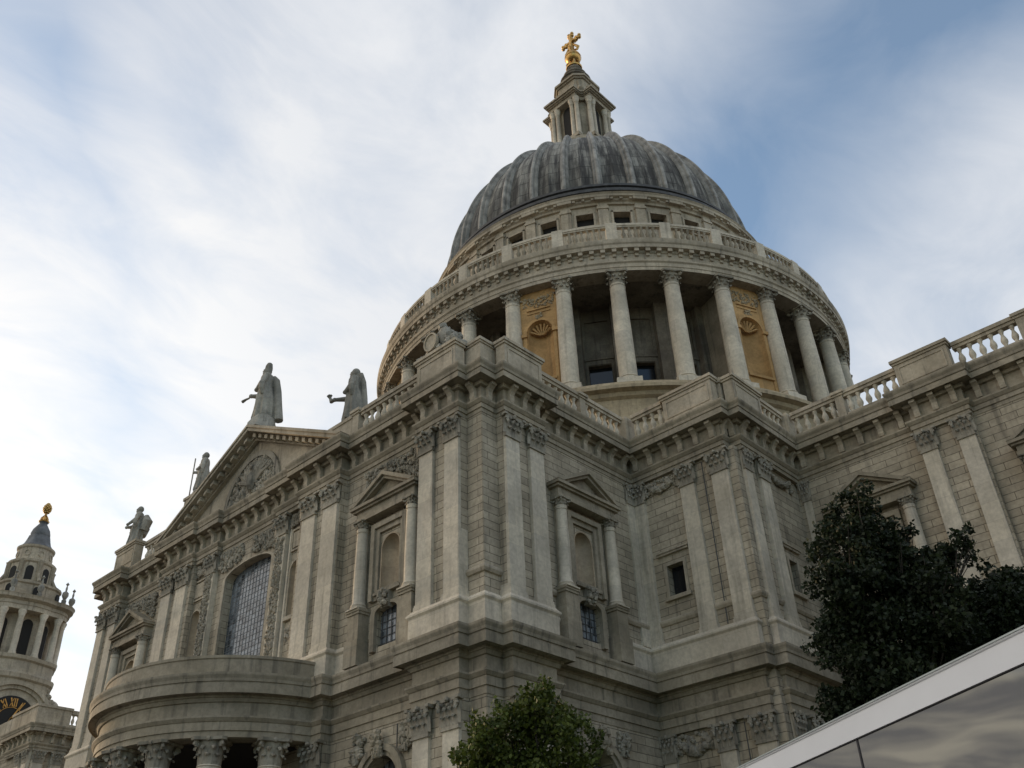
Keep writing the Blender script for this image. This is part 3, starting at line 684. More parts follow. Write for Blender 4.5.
# balustrades and solid parapet blocks
def balustrade(F, u0, u1, o=-.12, rail=True):
    mb = MB(); mb.box(F, u0, u1, o-.26, o+.26, 26.5, 26.78); mb.box(F, u0, u1, o-.2, o+.2, 26.78, 26.95)
    mb.box(F, u0, u1, o-.18, o+.18, 27.93, 28.1); mb.box(F, u0, u1, o-.25, o+.25, 28.1, 28.3)
    ob = part(mb, 'balustrade', M['stone'])
    n = max(2, round((u1-u0)/.49))
    for i in range(n):
        q = F(u0+(i+.5)*(u1-u0)/n, o, 26.95); place(BAL, 'baluster', ob, q, random.uniform(0, .3), (1.12, 1.12, .98))
    return ob
def block(F, u0, u1, o=-.12, top=28.4, w_=.34):
    mb = MB(); mb.box(F, u0, u1, o-w_, o+w_, 26.5, 26.8); mb.box(F, u0+.03, u1-.03, o-w_+.06, o+w_-.06, 26.8, top-.28); mb.box(F, u0-.04, u1+.04, o-w_, o+w_, top-.28, top-.16); mb.box(F, u0-.1, u1+.1, o-w_-.07, o+w_+.07, top-.16, top)
    if u1-u0 > 1.2:
        f = o+w_-.06
        for a, b, c, d in ((u0+.2, u1-.2, 26.95, 27.03), (u0+.2, u1-.2, 27.88, 27.96), (u0+.2, u0+.28, 27.03, 27.88), (u1-.28, u1-.2, 27.03, 27.88)): mb.box(F, a, b, f, f+.035, c, d)
    return part(mb, 'parapet_block', M['stone'])
block(FS, 14.35, 17.1, pr-.15); block(FE, yf+nc, -31.7, pr-.15)
cb = MB()
for z0, z1, d in ((26.5, 26.8, .1), (26.8, 28.14, .04), (28.14, 28.24, .1), (28.24, 28.4, .16)):
    cb.box(ID, 16.9, xf+d-.15, yf-d+.15, yf+1.2, z0, z1)
part(cb, 'parapet_block', M['stone'])
block(FS, -16.2, -13.4, pr-.15)
block(FB, 20.75, xC-.55, -.05); block(FBE, yB+.55, -21.2, -.05)
cb = MB()
for z0, z1, d in ((26.5, 26.8, -.08), (26.8, 28.12, -.14), (28.12, 28.38, -.06)): cb.box(ID, xC-1.2, xC-.3+d, yB+.3-d, yB+1.2, z0, z1)
part(cb, 'parapet_block', M['stone'])
block(FC, 30.7, 33.4, .2); block(FC, 39.9, 42.6, .2); block(FC, 49.1, 51.8, .2)
for F, a, b in ((FS, -13.3, -9.4), (FS, 9.35, 14.2), (FE, -31.55, -28.25), (FE, -27.75, -24.75), (FB, 18.6, 20.6), (FBE, -21.0, -18.7), (FC, 24.7, 27.25), (FC, 27.75, 30.6), (FC, 33.5, 36.5), (FC, 37.0, 39.8), (FC, 42.7, 49)): balustrade(F, a, b)
for F, a in ((FE, -28.25), (FC, 27.25), (FC, 36.5)): block(F, a, a+.5, -.12, 28.34, .29)
block(FS, 8.75, 9.3, -.1, 28.36, .3)
for x, y in ((xf, yB), (xC, yD)): cb = MB(); cb.box(ID, x-.42, x+.3, y-.3+.0, y+.5, 26.5, 28.32); part(cb, 'parapet_block', M['stone'])
wb_ = MB(); FW_ = Fr((-xfw, 0), (0, 1), (-1, 0)); wb_.box(FW_, yf+1, yB, -.3, .2, 26.5, 28.3); part(wb_, 'parapet_wall', M['stone'])

for F, u, o in ((FB, 22.25, OB+.03), (FS, 13.0, OW+.02)):
    cb = MB(); cb.tube([F(u, o, .2), F(u+.02, o+.01, 9), F(u-.01, o, 11.7)], .022, 5); part(cb, 'lightning_conductor', M['iron'])
    cb = MB(); cb.tube([F(u, o, 15.9), F(u+.02, o, 20), F(u, o, 24.1)], .022, 5); part(cb, 'lightning_conductor', M['iron'])
# roofs behind the parapets
rf = MB(); rf.box(ID, -xfw+.3, xf-.3, yf+.3, 10, 24.0, 26.2); rf.box(ID, -xC+.3, xC-.3, yB+.7, 24, 24.0, 26.21); rf.box(ID, -50, 59.8, yD+.3, 18, 24.0, 26.22); part(rf, 'roof', M['lead'])
bw = MB(); bw.box(ID, -50, 60, 17.5, 18.2, 0, 26.4); bw.box(ID, -xf, xf, 18, 35, 0, 26.4); bw.box(ID, -xC, xC, 17, 24.4, 0, 26.4); part(bw, 'north_wall', M['wall'])

# semicircular south porch
pc = MB()
RB = 6.62; PC = (PCX, PCY)
pc.sweep([(PCX+RB*sin(t), PCY-RB*cos(t)) for t in np.linspace(-1.52, 1.52, 41)], [(-.7, 14.45), (0, 14.45), (0, 15.1), (.05, 15.14), (.05, 15.26), (-.2, 15.32), (-.7, 15.32)])
pc.lathe([(6.65, 11.82), (.01, 11.83)], 40, PC, -pi/2, pi/2); pc.lathe([(6.5, 14.62), (.01, 14.7)], 40, PC, -pi/2, pi/2)
pc.lathe([(5.75, 11.8), (5.75, 14.5)], 40, PC, -pi/2, pi/2)
porch = part(pc, 'porch', M['trim'])
for k in range(3):
    s_ = MB(); s_.lathe([(9.4-.5*k, -.05), (9.4-.5*k, .35+.35*k), (.01, .355+.35*k)], 48, PC, -pi/2, pi/2); part(s_, 'porch_step', M['paving'], porch)
for a in (-81, -60, -38.8, -17.3, 4.2, 24.5, 46, 69):
    t_ = radians(a); q = (PCX+6.1*sin(t_), PCY-6.1*cos(t_)); c = MB()
    c.lathe([(.72, 1.05), (.72, 1.25), (.62, 1.3), (.66, 1.42), (.58, 1.5), (.55, 1.6), (.55, 4.5), (.47, 10.7), (.51, 10.74), (.47, 10.8)], 22, q); c.box(Fr(q, (1, 0), (0, 1)), -.74, .74, -.74, .74, 1.04, 1.2)
    part(c, 'porch_column', M['pale'], porch, 40); place(CCAP, 'capital', porch, (q[0], q[1], 10.78), t_, (1.06, 1.06, 1.0))
pd_ = MB(); pd_.lathe([(5.7, 11.79), (.01, 11.78)], 32, PC, -pi/2, pi/2); pd_.box(FS, -4.6, 5.4, -.2, .06, 1, 11.78); part(pd_, 'porch_shade', M['dark'], porch)  # near-black ceiling and wall lining, paints the shade inside the porch
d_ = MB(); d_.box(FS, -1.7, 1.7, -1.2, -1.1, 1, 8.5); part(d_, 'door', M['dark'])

# ------------------------------------------------------------------ drum, peristyle, attic, dome and lantern
dr = MB(); dr.lathe([(17.2, 25.5), (17.2, 28), (21.3, 30), (21.3, 33.6), (21.5, 33.7), (21.5, 34.0), (21.0, 34.2), (21.0, 35.6), (21.25, 35.75), (21.35, 36.0), (21.75, 36.1), (21.75, 36.35), (21.4, 36.5), (21.25, 36.86), (16, 36.86)], 128)
part(dr, 'drum_base', M['base'], None, 30)
iw_ = MB(); RI = 16.4
NB = 32
for k in range(NB):
    F = polar(2*pi*k/NB, RI); hw = RI*math.tan(pi/NB)+.002
    panel(iw_, F, 0, -hw, hw, 36.8, 48.2, [(-.85, .85, 37.4, 41.7, .5), (-.9, .9, 43.0, 45.8, .15)])
    iw_.box(F, -1.1, 1.1, 0, .14, 42.15, 42.35); iw_.box(F, -1.02, 1.02, 0, .06, 41.75, 42.15)
    for s_ in (-1, 1): iw_.box(F, *sorted((s_*.85, s_*1.02)), 0, .06, 37.3, 41.75)
    iw_.add([F(u, -.15, z) for u, z in ((-.9, 43), (.9, 43), (.9, 45.8), (-.9, 45.8))], [(0, 1, 2, 3)])
    # pier behind each column
    G = polar(2*pi*(k+.5)/NB, RI); iw_.box(G, -.5, .5, -.1, .75, 36.8, 46.9)
part(iw_, 'drum_wall', M['soot'])  # dark colour stands in for the shade behind the columns
PANE = proto_mesh(MB().box(ID, -.87, .87, -.03, .03, -.9, 3.44), 'drum_window', M['glass'])
for k in range(NB): a_ = 2*pi*k/NB; place(PANE, 'drum_window', cath, polar(a_, RI-.47)(0, 0, 38.28), a_)
cl = MB().lathe([(16.2, 46.85), (20.9, 46.8)], 96); part(cl, 'peristyle_ceiling', M['soot'])  # ceiling colour darkened to paint the shade of the colonnade
RC = 20.29
shaft = MB(); shaft.lathe([(.80, .42), (.82, .5), (.80, .58), (.70, .62), (.68, .68), (.74, .74), (.72, .82), (.64, .86), (.635, 3.6), (.615, 5.5), (.555, 8.75), (.60, 8.8), (.55, 8.86), (.56, 9.0)], 20)
shaft.box(ID, -.86, .86, -.86, .86, 0, .44)
SHAFT = proto_mesh(shaft, 'drum_column', M['pale'], 40)
for k in range(NB):
    a = 2*pi*(k+.5)/NB; q = (RC*sin(a), -RC*cos(a), 36.86)
    c = place(SHAFT, 'drum_column', cath, q, a); place(CCAP, 'capital', c, (0, 0, 8.85), 0, (1.2, 1.2, 1.06))
# the eight walled-up bays with shell niches
for k in range(8):
    F = polar(radians(22.5+45*k), RC-.15); mb = MB(); hw = 1.62
    panel(mb, F, 0, -hw, hw, 36.86, 46.8, [(-.98, .98, 38.9, 43.98, .01)]); spandrel(mb, F, 0, -.98, .98, 43.0, 43.98, .97, 0, 14)
    sd = MB()
    for s_ in (-1, 1):
        sd.box(F, *sorted((s_*hw, s_*hw*.8)), -3.7, -.01, 36.87, 46.8)
    niche(mb, F, 0, .98, 38.9, 43.0, 0)
    mb.arch_ring(F, 0, 43.0, .98, 1.22, -.02, .12, 18); mb.arch_ring(F, 0, 43.0, 1.22, 1.34, -.02, .06, 18)
    for s_ in (-1, 1): mb.box(F, *sorted((s_*.96, s_*1.5)), -.02, .2, 42.72, 42.98); mb.box(F, *sorted((s_*1.02, s_*1.25)), -.02, .07, 37.6, 42.72)
    mb.box(F, -1.1, 1.1, -.02, .16, 38.6, 38.8); mb.box(F, -1.3, 1.3, -.02, .07, 37.5, 37.6)
    mb.box(F, -.9, .9, -.02, .1, 45.05, 45.15); mb.box(F, -.9, .9, -.02, .06, 44.75, 44.82)
    ob = part(mb, 'niche_bay', M['ochre'], None, 35)
    part(sd, 'bay_side', M['trim'], ob)
    cv = MB(); lumps(cv, F, -1.2, 1.2, 45.3, 46.3, .02, 90, .05, .12); part(cv, 'carved_swag', M['base'], ob)
    cv = MB(); lumps(cv, F, -.25, .25, 44.2, 44.7, .08, 16, .06, .12); part(cv, 'keystone', M['base'], ob); cv = MB()
    for i in range(7):
        a = radians(18+24*i); cv.tube([F(.12*cos(a), -.45, 43.02), F(.8*cos(a), -.22, 43.05+.8*sin(a))], [.05, .11], 5)
    part(cv, 'shell_carving', M['ochre'], ob)
# entablature over the peristyle and the stone gallery
en = MB(); en.lathe([(19.6, 46.8), (20.92, 46.8), (20.92, 47.1), (20.97, 47.12), (20.97, 47.45), (21.08, 47.55), (21.08, 47.65), (20.92, 47.68), (20.92, 48.35), (21.0, 48.4), (21.0, 48.62), (21.34, 48.68), (21.34, 49.0), (21.42, 49.1), (21.48, 49.35), (21.48, 49.45), (19.0, 49.55), (15.5, 49.5)], 160)
part(en, 'drum_entablature', M['stone'], None, 25)
bk = MB()
for k in range(160):
    F = polar(2*pi*(k+.5)/160, 20.92); bk.box(F, -.17, .17, -.02, .36, 48.38, 48.69); bk.box(F, -.13, .13, -.02, .12, 48.1, 48.38)
o = part(bk, 'drum_bracket', M['stone']); o['kind'] = 'stuff'
gb = MB(); gb.lathe([(20.55, 49.45), (20.98, 49.5), (20.98, 49.9), (20.9, 49.92), (20.62, 49.92), (20.55, 49.45)], 160); gb.lathe([(20.6, 51.1), (20.92, 51.1), (20.92, 51.2), (20.98, 51.22), (20.98, 51.42), (20.55, 51.45), (20.6, 51.1)], 160)
for k in range(NB):
    F = polar(2*pi*(k+.5)/NB, 20.75); gb.box(F, -.42, .42, -.2, .25, 49.5, 51.5)
gal = part(gb, 'gallery_balustrade', M['pale'], None, 25)
bs = MB()
for k in range(NB):
    for j in range(6):
        a = 2*pi*(k+.5)/NB+.032+(j+.5)*(2*pi/NB-.064)/6; c = (20.76*sin(a), -20.76*cos(a)); bs.lathe([(r*1.2, 49.9+z*1.2) for r, z in BALP[::2]], 8, c)
o = part(bs, 'baluster', M['trim'], gal, 50); o['kind'] = 'stuff'
at = MB(); RA = 15.85
for k in range(NB):
    F = polar(2*pi*k/NB, RA); hw = RA*math.tan(pi/NB)+.002
    panel(at, F, 0, -hw, hw, 49.4, 58.4, [(-.72, .72, 56.2, 57.5, .7)])
part(at, 'attic_wall', M['stone'])
af = MB()
for s_ in (-1, 1): af.box(ID, *sorted((s_*.72, s_*.9)), -.08, .02, 56.1, 57.66)
af.box(ID, -.9, .9, -.08, .02, 57.5, 57.66); af.box(ID, -1.0, 1.0, -.16, .02, 55.95, 56.1)
AFR = proto_mesh(af, 'attic_window', M['stone']); AGL = proto_mesh(MB().box(ID, -.74, .74, .62, .7, 56.1, 57.6), 'window_pane', M['dark'])
ap = MB(); ap.box(ID, -.42, .42, -.26, .05, 49.4, 58.35); ap.box(ID, -.5, .5, -.34, .05, 57.75, 58.0); ap.box(ID, -.62, .62, -.62, .05, 58.55, 59.1); APL = proto_mesh(ap, 'attic_pilaster', M['stone'])
for k in range(NB):
    a_ = 2*pi*k/NB; o = place(AFR, 'attic_window', cath, polar(a_, RA)(0, 0, 0), a_); place(AGL, 'window_pane', o, (0, 0, 0))
    a_ += pi/NB; place(APL, 'attic_pilaster', cath, polar(a_, RA)(0, 0, 0), a_)
ac = MB(); ac.lathe([(15.7, 58.3), (16.05, 58.3), (16.1, 58.5), (16.25, 58.6), (16.25, 58.75), (16.5, 58.85), (16.5, 59.1), (16.6, 59.25), (15.5, 59.4)], 128)
for k in range(128): ac.box(polar(2*pi*k/128, 16.1), -.12, .12, 0, .3, 58.6, 58.84)
part(ac, 'attic_cornice', M['stone'], None, 25)
rg = MB(); rg.lathe([(15.7, 59.3), (15.7, 60.0), (15.95, 60.05), (15.95, 60.35), (15.5, 60.5), (15.5, 60.85), (15.68, 60.9), (15.68, 61.15), (15.1, 61.35)], 128); part(rg, 'dome_ring', M['leaddark'], None, 25)
Z0, RD, HD = 61.2, 15.05, 16.3
dprof = [(RD*cos(t)**.97, Z0+HD*sin(t)) for t in np.linspace(0, 1.34, 40)]
dm = MB()
# each panel between two ribs is slightly sunk and bellied
def belly(a, z):
    q = (a/(2*pi/NB)) % 1.0; return 1-.012*(1-abs(2*q-1)**4)
dm.lathe(dprof, NB*10, mod=belly)
dome = part(dm, 'dome', M['lead'], None, 40)
RPF = ((-1.3, -.25), (-1.15, .06), (-.95, .14), (-.6, .14), (-.5, .36), (-.2, .42), (.2, .42), (.5, .36), (.6, .14), (.95, .14), (1.15, .06), (1.3, -.25))
rm = MB(); F = polar(0)
secs = [(RD*cos(t)**.97, Z0+HD*sin(t), .31*max(.42, cos(t)**.8)) for t in np.linspace(.0, 1.32, 30)]
vs = []
for i, (r, z, w_) in enumerate(secs):
    for a_, b_ in RPF: vs.append(F(w_*a_, r+b_*cos(i/30*1.3), z+b_*sin(i/30*1.3)))
q = len(RPF); rm.add(vs, [(i*q+k, i*q+k+1, i*q+q+k+1, i*q+q+k) for i in range(len(secs)-1) for k in range(q-1)])
RIB = proto_mesh(rm, 'rib', M['ribm'], 30)
for k in range(NB): place(RIB, 'rib', dome, (0, 0, 0), 2*pi*(k+.5)/NB)

ln = MB(); ln.lathe([(4.6, 75.5), (4.5, 78.5), (4.25, 78.8), (4.25, 80.2), (3.9, 80.3), (3.9, 80.7), (2, 80.8)], 40)
def octo(c, d): return [(c, -d), (d, -c), (d, c), (c, d), (-c, d), (-d, c), (-d, -c), (-c, -d)]
ln2 = []
def poly_prism(mb, pts, z0, z1, k1=1.0):
    n = len(pts); mb.add([(x, y, z0) for x, y in pts]+[(x*k1, y*k1, z1) for x, y in pts], [tuple(range(n-1, -1, -1)), tuple(range(n, 2*n))]+[(i, (i+1) % n, n+(i+1) % n, n+i) for i in range(n)])
L0, L1 = 81.5, 87.6
poly_prism(ln, octo(1.35, 2.25), L0-.6, L1+.6)
cross = []
for c, d in ((1.95, 3.15),):
    q = 2.2
    cross = [(c, -d), (c, -q), (q, -c), (d, -c), (d, c), (q, c), (c, q), (c, d), (-c, d), (-c, q), (-q, c), (-d, c), (-d, -c), (-q, -c), (-c, -q), (-c, -d)]
sc_ = lambda k: [(x*k, y*k) for x, y in cross]
poly_prism(ln, sc_(1.05), L0-.5, L0)
poly_prism(ln, sc_(.98), L1, L1+.5); poly_prism(ln, sc_(1.04), L1+.5, L1+.62); poly_prism(ln, sc_(1.16), L1+.8, L1+1.05); poly_prism(ln, sc_(1.1), L1+.62, L1+.8)
U0 = L1+1.05
poly_prism(ln, octo(1.2, 1.95), U0, U0+3.4); poly_prism(ln, octo(1.5, 2.5), U0, U0+.45); poly_prism(ln, octo(1.35, 2.2), U0+.45, U0+.8); poly_prism(ln, octo(1.3, 2.1), U0+3.4, U0+3.6, 1.04); poly_prism(ln, octo(1.4, 2.35), U0+3.6, U0+3.9); poly_prism(ln, octo(1.2, 1.9), U0+3.9, U0+4.25)
lan = part(ln, 'lantern', M['stone'])
for i in range(4):
    lw = MB(); F = polar(pi/2*i, 2.25); lw.box(F, -.6, .6, -.1, .03, L0+.2, L1-.6); lw.arch_ring(F, 0, L1-.6, 0, .6, -.1, .03, 10); part(lw, 'lantern_opening', M['dark'], lan); lw = MB()
    F = polar(pi/2*i, 1.95); lw.lathe([(.5, 0), (.5, .04), (0, .04)], 14, (0, 0), F=lambda x, y, z, F=F: F(x, z-.01, U0+1.6+y)); part(lw, 'round_opening', M['dark'], lan)
lc = MB().lathe([(.36, 0), (.36, .25), (.29, .35), (.24, 5.2), (.32, 5.3), (.28, 5.4), (.4, 5.9), (.4, 6.1)], 12); LCOL = proto_mesh(lc, 'lantern_column', M['pale'], 40)
for i in range(4):
    F = polar(pi/2*i)
    for u in (-1.7, -1.05, 1.05, 1.7): place(LCOL, 'lantern_column', lan, F(u, 2.72, L0))
ur = MB().lathe([(.2, 0), (.12, .15), (.25, .4), (.22, .7), (.08, .85), (.1, 1.0), (0, 1.15)], 10); URN = proto_mesh(ur, 'urn', M['trim'], 40)
for i in range(4):
    F = polar(pi/2*i)
    for u in (-1.8, 1.8): place(URN, 'urn', lan, F(u, 2.9, U0))
for i in range(4):
    F = polar(pi/4+pi/2*i)
    sv = MB(); sv.tube([F(0, 2.95, U0+.1), F(0, 3.05, U0+.6), F(0, 2.55, U0+1.2), F(0, 2.2, U0+2.2), F(0, 2.25, U0+3.0)], [.28, .36, .26, .2, .26], 8); part(sv, 'corner_scroll', M['trim'], lan, 50)
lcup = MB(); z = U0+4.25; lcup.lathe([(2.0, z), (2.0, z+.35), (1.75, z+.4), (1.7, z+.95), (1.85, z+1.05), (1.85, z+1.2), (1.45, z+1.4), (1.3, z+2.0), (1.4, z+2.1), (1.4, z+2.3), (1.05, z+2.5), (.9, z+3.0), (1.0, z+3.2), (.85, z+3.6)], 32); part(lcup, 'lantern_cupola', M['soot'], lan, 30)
z += 3.7; gd = MB(); gd.lathe([(.95, z), (1.0, z+.15), (.7, z+.3), (.5, z+.8), (.5, z+1.1)], 20)
for i in range(8): F = polar(pi/4*i); gd.tube([F(0, .75, z+.3), F(0, .85, z+.8), F(0, .55, z+1.3)], .12, 6)
zb = z+2.15; gd.lathe([(.98*sin(t), zb-.98*cos(t)) for t in np.linspace(.0, pi, 18)], 28); gd.lathe([(1.02, zb-.08), (1.04, zb), (1.02, zb+.08)], 28)
part(gd, 'golden_ball', M['gold'], lan, 40)
cr = MB(); zc_ = zb+.9
# cross with trefoil ends, set along the east-west axis; scrolled foot
cr.tube([(0, 0, zc_), (0, 0, zc_+3.4)], [.32, .28], 8); cr.tube([(-1.0, 0, zc_+2.2), (1.0, 0, zc_+2.2)], .24, 8)
for x, zz in ((-1.05, 2.2), (1.05, 2.2), (0, 3.5)):
    for dx, dz in ((0, 0), (.24, .2), (-.24, .2), (.24, -.2), (-.24, -.2)): cr.ball((x+dx, 0, zc_+zz+dz), .24, 8, 6)
for s_ in (-1, 1):
    cr.tube([(0, 0, zc_+1.9), (s_*.45, 0, zc_+1.3), (s_*.95, 0, zc_+.5), (s_*.75, 0, zc_+.15), (s_*.4, 0, zc_+.4)], [.1, .16, .2, .16, .1], 7)
    cr.tube([(0, s_*.05, zc_+1.5), (0, s_*.5, zc_+.6), (0, s_*.3, zc_+.1)], [.1, .15, .1], 7)
for i in range(14): cr.ball((random.uniform(-.45, .45), random.uniform(-.2, .2), zc_+random.uniform(1.6, 2.8)), random.uniform(.14, .28), 6, 5, .2)
part(cr, 'golden_cross', M['gold'], lan, 50)

# ------------------------------------------------------------------ bell tower to the west
tow = thing('bell_tower', 'far stone bell tower with a clock and gold pineapple finial at far left', 'bell tower', (-78.7, -19.8, 0))
def tp(mb, name, mat, parent=None, smooth=None): return mb.build(name, mat, parent or tow, smooth)
mb = MB(); mb.box(ID, -14, 25.92, -4.42, 14, 0, 24.3); mb.box(ID, -13.5, 25.4, -3.9, 13.5, 24.3, 26.3); tp(mb, 'chapel_wall', M['wall'])
tpath = [(-14, -4.45), (20.5, -4.45), (20.5, -4.75), (25.95, -4.75), (25.95, -4.45), (26.25, -4.45), (26.25, -1.4), (25.95, -1.4), (25.95, 3)]
tp(MB().sweep(tpath, UPROF), 'chapel_entablature', M['trim'])
def tower_brackets(path):
    for i in range(len(path)-1):
        a, b = Vector(path[i]), Vector(path[i+1]); L = (b-a).length
        if L < .8: continue
        t = (b-a)/L; F = Fr(tuple(a), tuple(t), (t.y, -t.x)); n = round(L)
        for k in range(n): u = (k+.5)*L/n; place(BRK, 'cornice_bracket', tow, F(u, 0, 24.95), atan2(t.y, t.x))
tower_brackets(tpath)
for a, b in ((-4.3, -3.3), (-2.6, -1.6)):
    F = Fr((25.95, 0), (0, 1), (1, 0)); mb = MB(); mb.box(F, a, b, -.1, .28, 14, 24.2); o = tp(mb, 'pilaster', M['pale']); q = F((a+b)/2, .28, 23.15); place(PCAP, 'capital', o, q, pi/2, (.95, .9, 1))
for a, b in ((24.9, 25.9), (23.2, 24.2)):
    F = Fr((0, -4.45), (1, 0), (0, -1)); mb = MB(); mb.box(F, a, b, -.1, .28, 14, 24.2); o = tp(mb, 'pilaster', M['pale']); q = F((a+b)/2, .28, 23.15); place(PCAP, 'capital', o, q, 0, (.95, .9, 1))
mb = MB(); mb.box(ID, 20.6, 26.2, -4.9, -4.2, 26.5, 28.15); mb.box(ID, 20.5, 26.3, -5.0, -4.1, 28.15, 28.4); mb.box(ID, 25.55, 26.2, -4.2, -1.6, 26.5, 28.15); mb.box(ID, 25.45, 26.3, -4.1, -1.5, 28.15, 28.4); mb.box(ID, -14, 20.5, -4.6, -4.1, 26.5, 28.3)
tp(mb, 'chapel_parapet', M['stone'])
mb = MB(); mb.box(ID, 25.5, 26.0, -1.5, 3, 26.5, 26.95); mb.box(ID, 25.5, 26.05, -1.5, 3, 27.93, 28.3); bl = tp(mb, 'balustrade', M['stone'])
for i in range(9): place(BAL, 'baluster', bl, (25.76, -1.2+.48*i, 26.95), 0, (1.15, 1.15, .98))
# tower base stage, one clock under a round hood on every face
mb = MB(); mb.box(ID, -5.6, 5.6, -5.6, 5.6, 24, 33.4)
for i in range(4):
    F = polar(pi/2*i, 5.6); mb.prism(F, [(5.0*cos(t), 32.0+4.1*sin(t)) for t in np.linspace(0, pi, 21)], -5.5, -.04)
    mb.arch_ring(F, 0, 31.9, 4.05, 4.5, -1, .45, 24, .92); mb.arch_ring(F, 0, 31.9, 3.6, 4.05, -1, .2, 24, .92)
    for s_ in (-1, 1): mb.box(F, *sorted((s_*3.6, s_*5.0)), -1, .4, 31.4, 31.9)
tp(mb, 'tower_base', M['stone'])
mb = MB(); tp(MB().lathe([(5.3, 33), (5.3, 36.4), (5.55, 36.6), (5.6, 37.1), (5.35, 37.2), (5.2, 37.5), (5.2, 38.6), (5.45, 38.8), (5.5, 39.2), (3, 39.3)], 48, mod=lambda a, z: 1+.09*cos(4*a)**2*(1 if cos(4*a) < 0 else 0)), 'belfry_plinth', M['stone'], None, 30)
for k in range(4):
    sc4 = MB(); F = polar(pi/4+pi/2*k, 6.0)
    for j in range(6): t = j/5; sc4.ball(F(0, 1.6-2.3*t**.7, 33.3+3.4*t), .5-.25*t, 8, 6, .1)
    for j in range(7): a = j*.9; sc4.ball(F(0, 1.4+.5*cos(a), 33.5+.5*sin(a)), .26, 6, 5)
    tp(sc4, 'corner_scroll', M['trim'])
def roman(mb, F, s_, R, a, num, o):
    """one numeral of gold bars, upright outwards at angle a clockwise from twelve"""
    w_ = {'I': .22, 'V': .42, 'X': .42}; tot = sum(w_[c] for c in num); x = -tot/2; h = .95
    def P(lx, lz): r = R+lz; return (lx*cos(a)+r*sin(a), r*cos(a)-lx*sin(a))
    def bar(x0, z0, x1, z1, t=.055):
        d = Vector((x1-x0, z1-z0)).normalized(); nx, nz = -d.y*t, d.x*t
        mb.prism(F, [(P(q, r)[0], s_+P(q, r)[1]) for q, r in ((x0+nx, z0+nz), (x1+nx, z1+nz), (x1-nx, z1-nz), (x0-nx, z0-nz))], o, o+.05)
    for c in num:
        q = w_[c]; xc = x+q/2
        if c == 'I': bar(xc, -h/2, xc, h/2)
        if c == 'V': bar(xc-.16, h/2, xc, -h/2, .07); bar(xc+.16, h/2, xc, -h/2, .035)
        if c == 'X': bar(xc-.17, h/2, xc+.17, -h/2, .07); bar(xc+.17, h/2, xc-.17, -h/2, .035)
        x += q
for i in (0, 1):
    F = polar(pi/2*i, 5.6); mb = MB(); cz_ = 31.7; n = 40
    mb.prism(F, [(2.75*sin(2*pi*k/n), cz_+2.75*cos(2*pi*k/n)) for k in range(n)], -.1, .06); ck = tp(mb, 'clock', M['dark'])
    mb = MB()
    for k, s in enumerate(('XII', 'I', 'II', 'III', 'IIII', 'V', 'VI', 'VII', 'VIII', 'IX', 'X', 'XI')): roman(mb, F, cz_, 2.0, 2*pi*k/12, s, .07)
    mb.arch_ring(F, 0, cz_, 1.42, 1.47, .06, .12, 40, 1, 0, 2*pi)
    tp(mb, 'numerals', M['gold'], ck)
    mb = MB()
    for ang, L, w_ in ((radians(25), 2.3, .10), (radians(205), 1.4, .14)):
        c_, s_ = cos(ang), sin(ang); mb.prism(F, [(x*c_+y*s_, cz_+y*c_-x*s_) for x, y in ((-w_, -.3), (w_, -.3), (w_*.5, L), (-w_*.5, L))], .14, .2)
    tp(mb, 'clock_hands', M['gold'], ck)
# belfry: core with tall dark openings behind a ring of columns
mb = MB(); mb.lathe([(3.7, 39.2), (3.7, 45.5)], 24); tp(mb, 'belfry_core', M['stone'])
for k in range(8):
    mb = MB(); F = polar(pi/4*k, 3.62); mb.box(F, -.62, .62, 0, .12, 39.6, 43.4); mb.arch_ring(F, 0, 43.4, 0, .62, 0, .12, 10); tp(mb, 'belfry_opening', M['dark'])
TC = proto_mesh(MB().lathe([(.5, 0), (.5, .2), (.42, .25), (.42, .4), (.37, .5), (.37, 2), (.32, 4.6), (.38, 4.7), (.36, 4.8), (.5, 5.2), (.5, 5.4)], 14), 'belfry_column', M['pale'], 40)
for k in range(8):
    for da in ((-.13, .13) if k % 2 else (-.27, .27)):
        F = polar(pi/4*k+da, 5.35 if k % 2 else 4.85); place(TC, 'belfry_column', tow, F(0, 0, 39.2))
bul = lambda a, z: 1+.11*max(0, -cos(4*a))
tp(MB().lathe([(3.5, 44.6), (5.25, 44.6), (5.25, 45.1), (5.35, 45.2), (5.25, 45.25), (5.25, 45.6), (5.75, 45.85), (5.8, 46.15), (5.9, 46.3), (3, 46.4)], 64, mod=bul), 'belfry_cornice', M['stone'], None, 25)
mb = MB(); mb.lathe([(3.8, 46.3), (3.8, 48.3), (4.0, 48.45), (4.0, 48.7), (2.8, 48.8)], 32, mod=lambda a, z: 1+.10*max(0, -cos(4*a))); tp(mb, 'lower_lantern', M['stone'], None, 30)
for k in range(8):
    mb = MB(); F = polar(pi/4*k, 3.82); mb.box(F, -.42, .42, -.1, .05 if k % 2 == 0 else .45, 46.8, 47.7); mb.arch_ring(F, 0, 47.7, 0, .42, -.1, .05 if k % 2 == 0 else .45, 8); tp(mb, 'lantern_opening', M['dark'])
TU = proto_mesh(MB().lathe([(.22, 0), (.22, .5), (.12, .6), (.3, 1.0), (.28, 1.3), (.08, 1.5), (.1, 1.8), (.05, 2.1), (.16, 2.25), (0, 2.5)], 10), 'tower_urn', M['statue'], 40)
for k in range(4):
    for da, R_ in ((-.2, 5.7), (.2, 5.7), (pi/4, 5.0)): F = polar(pi/4+pi/2*k+da, R_); place(TU, 'tower_urn', tow, F(0, 0, 46.3), 0, (1.35, 1.35, 1.2))
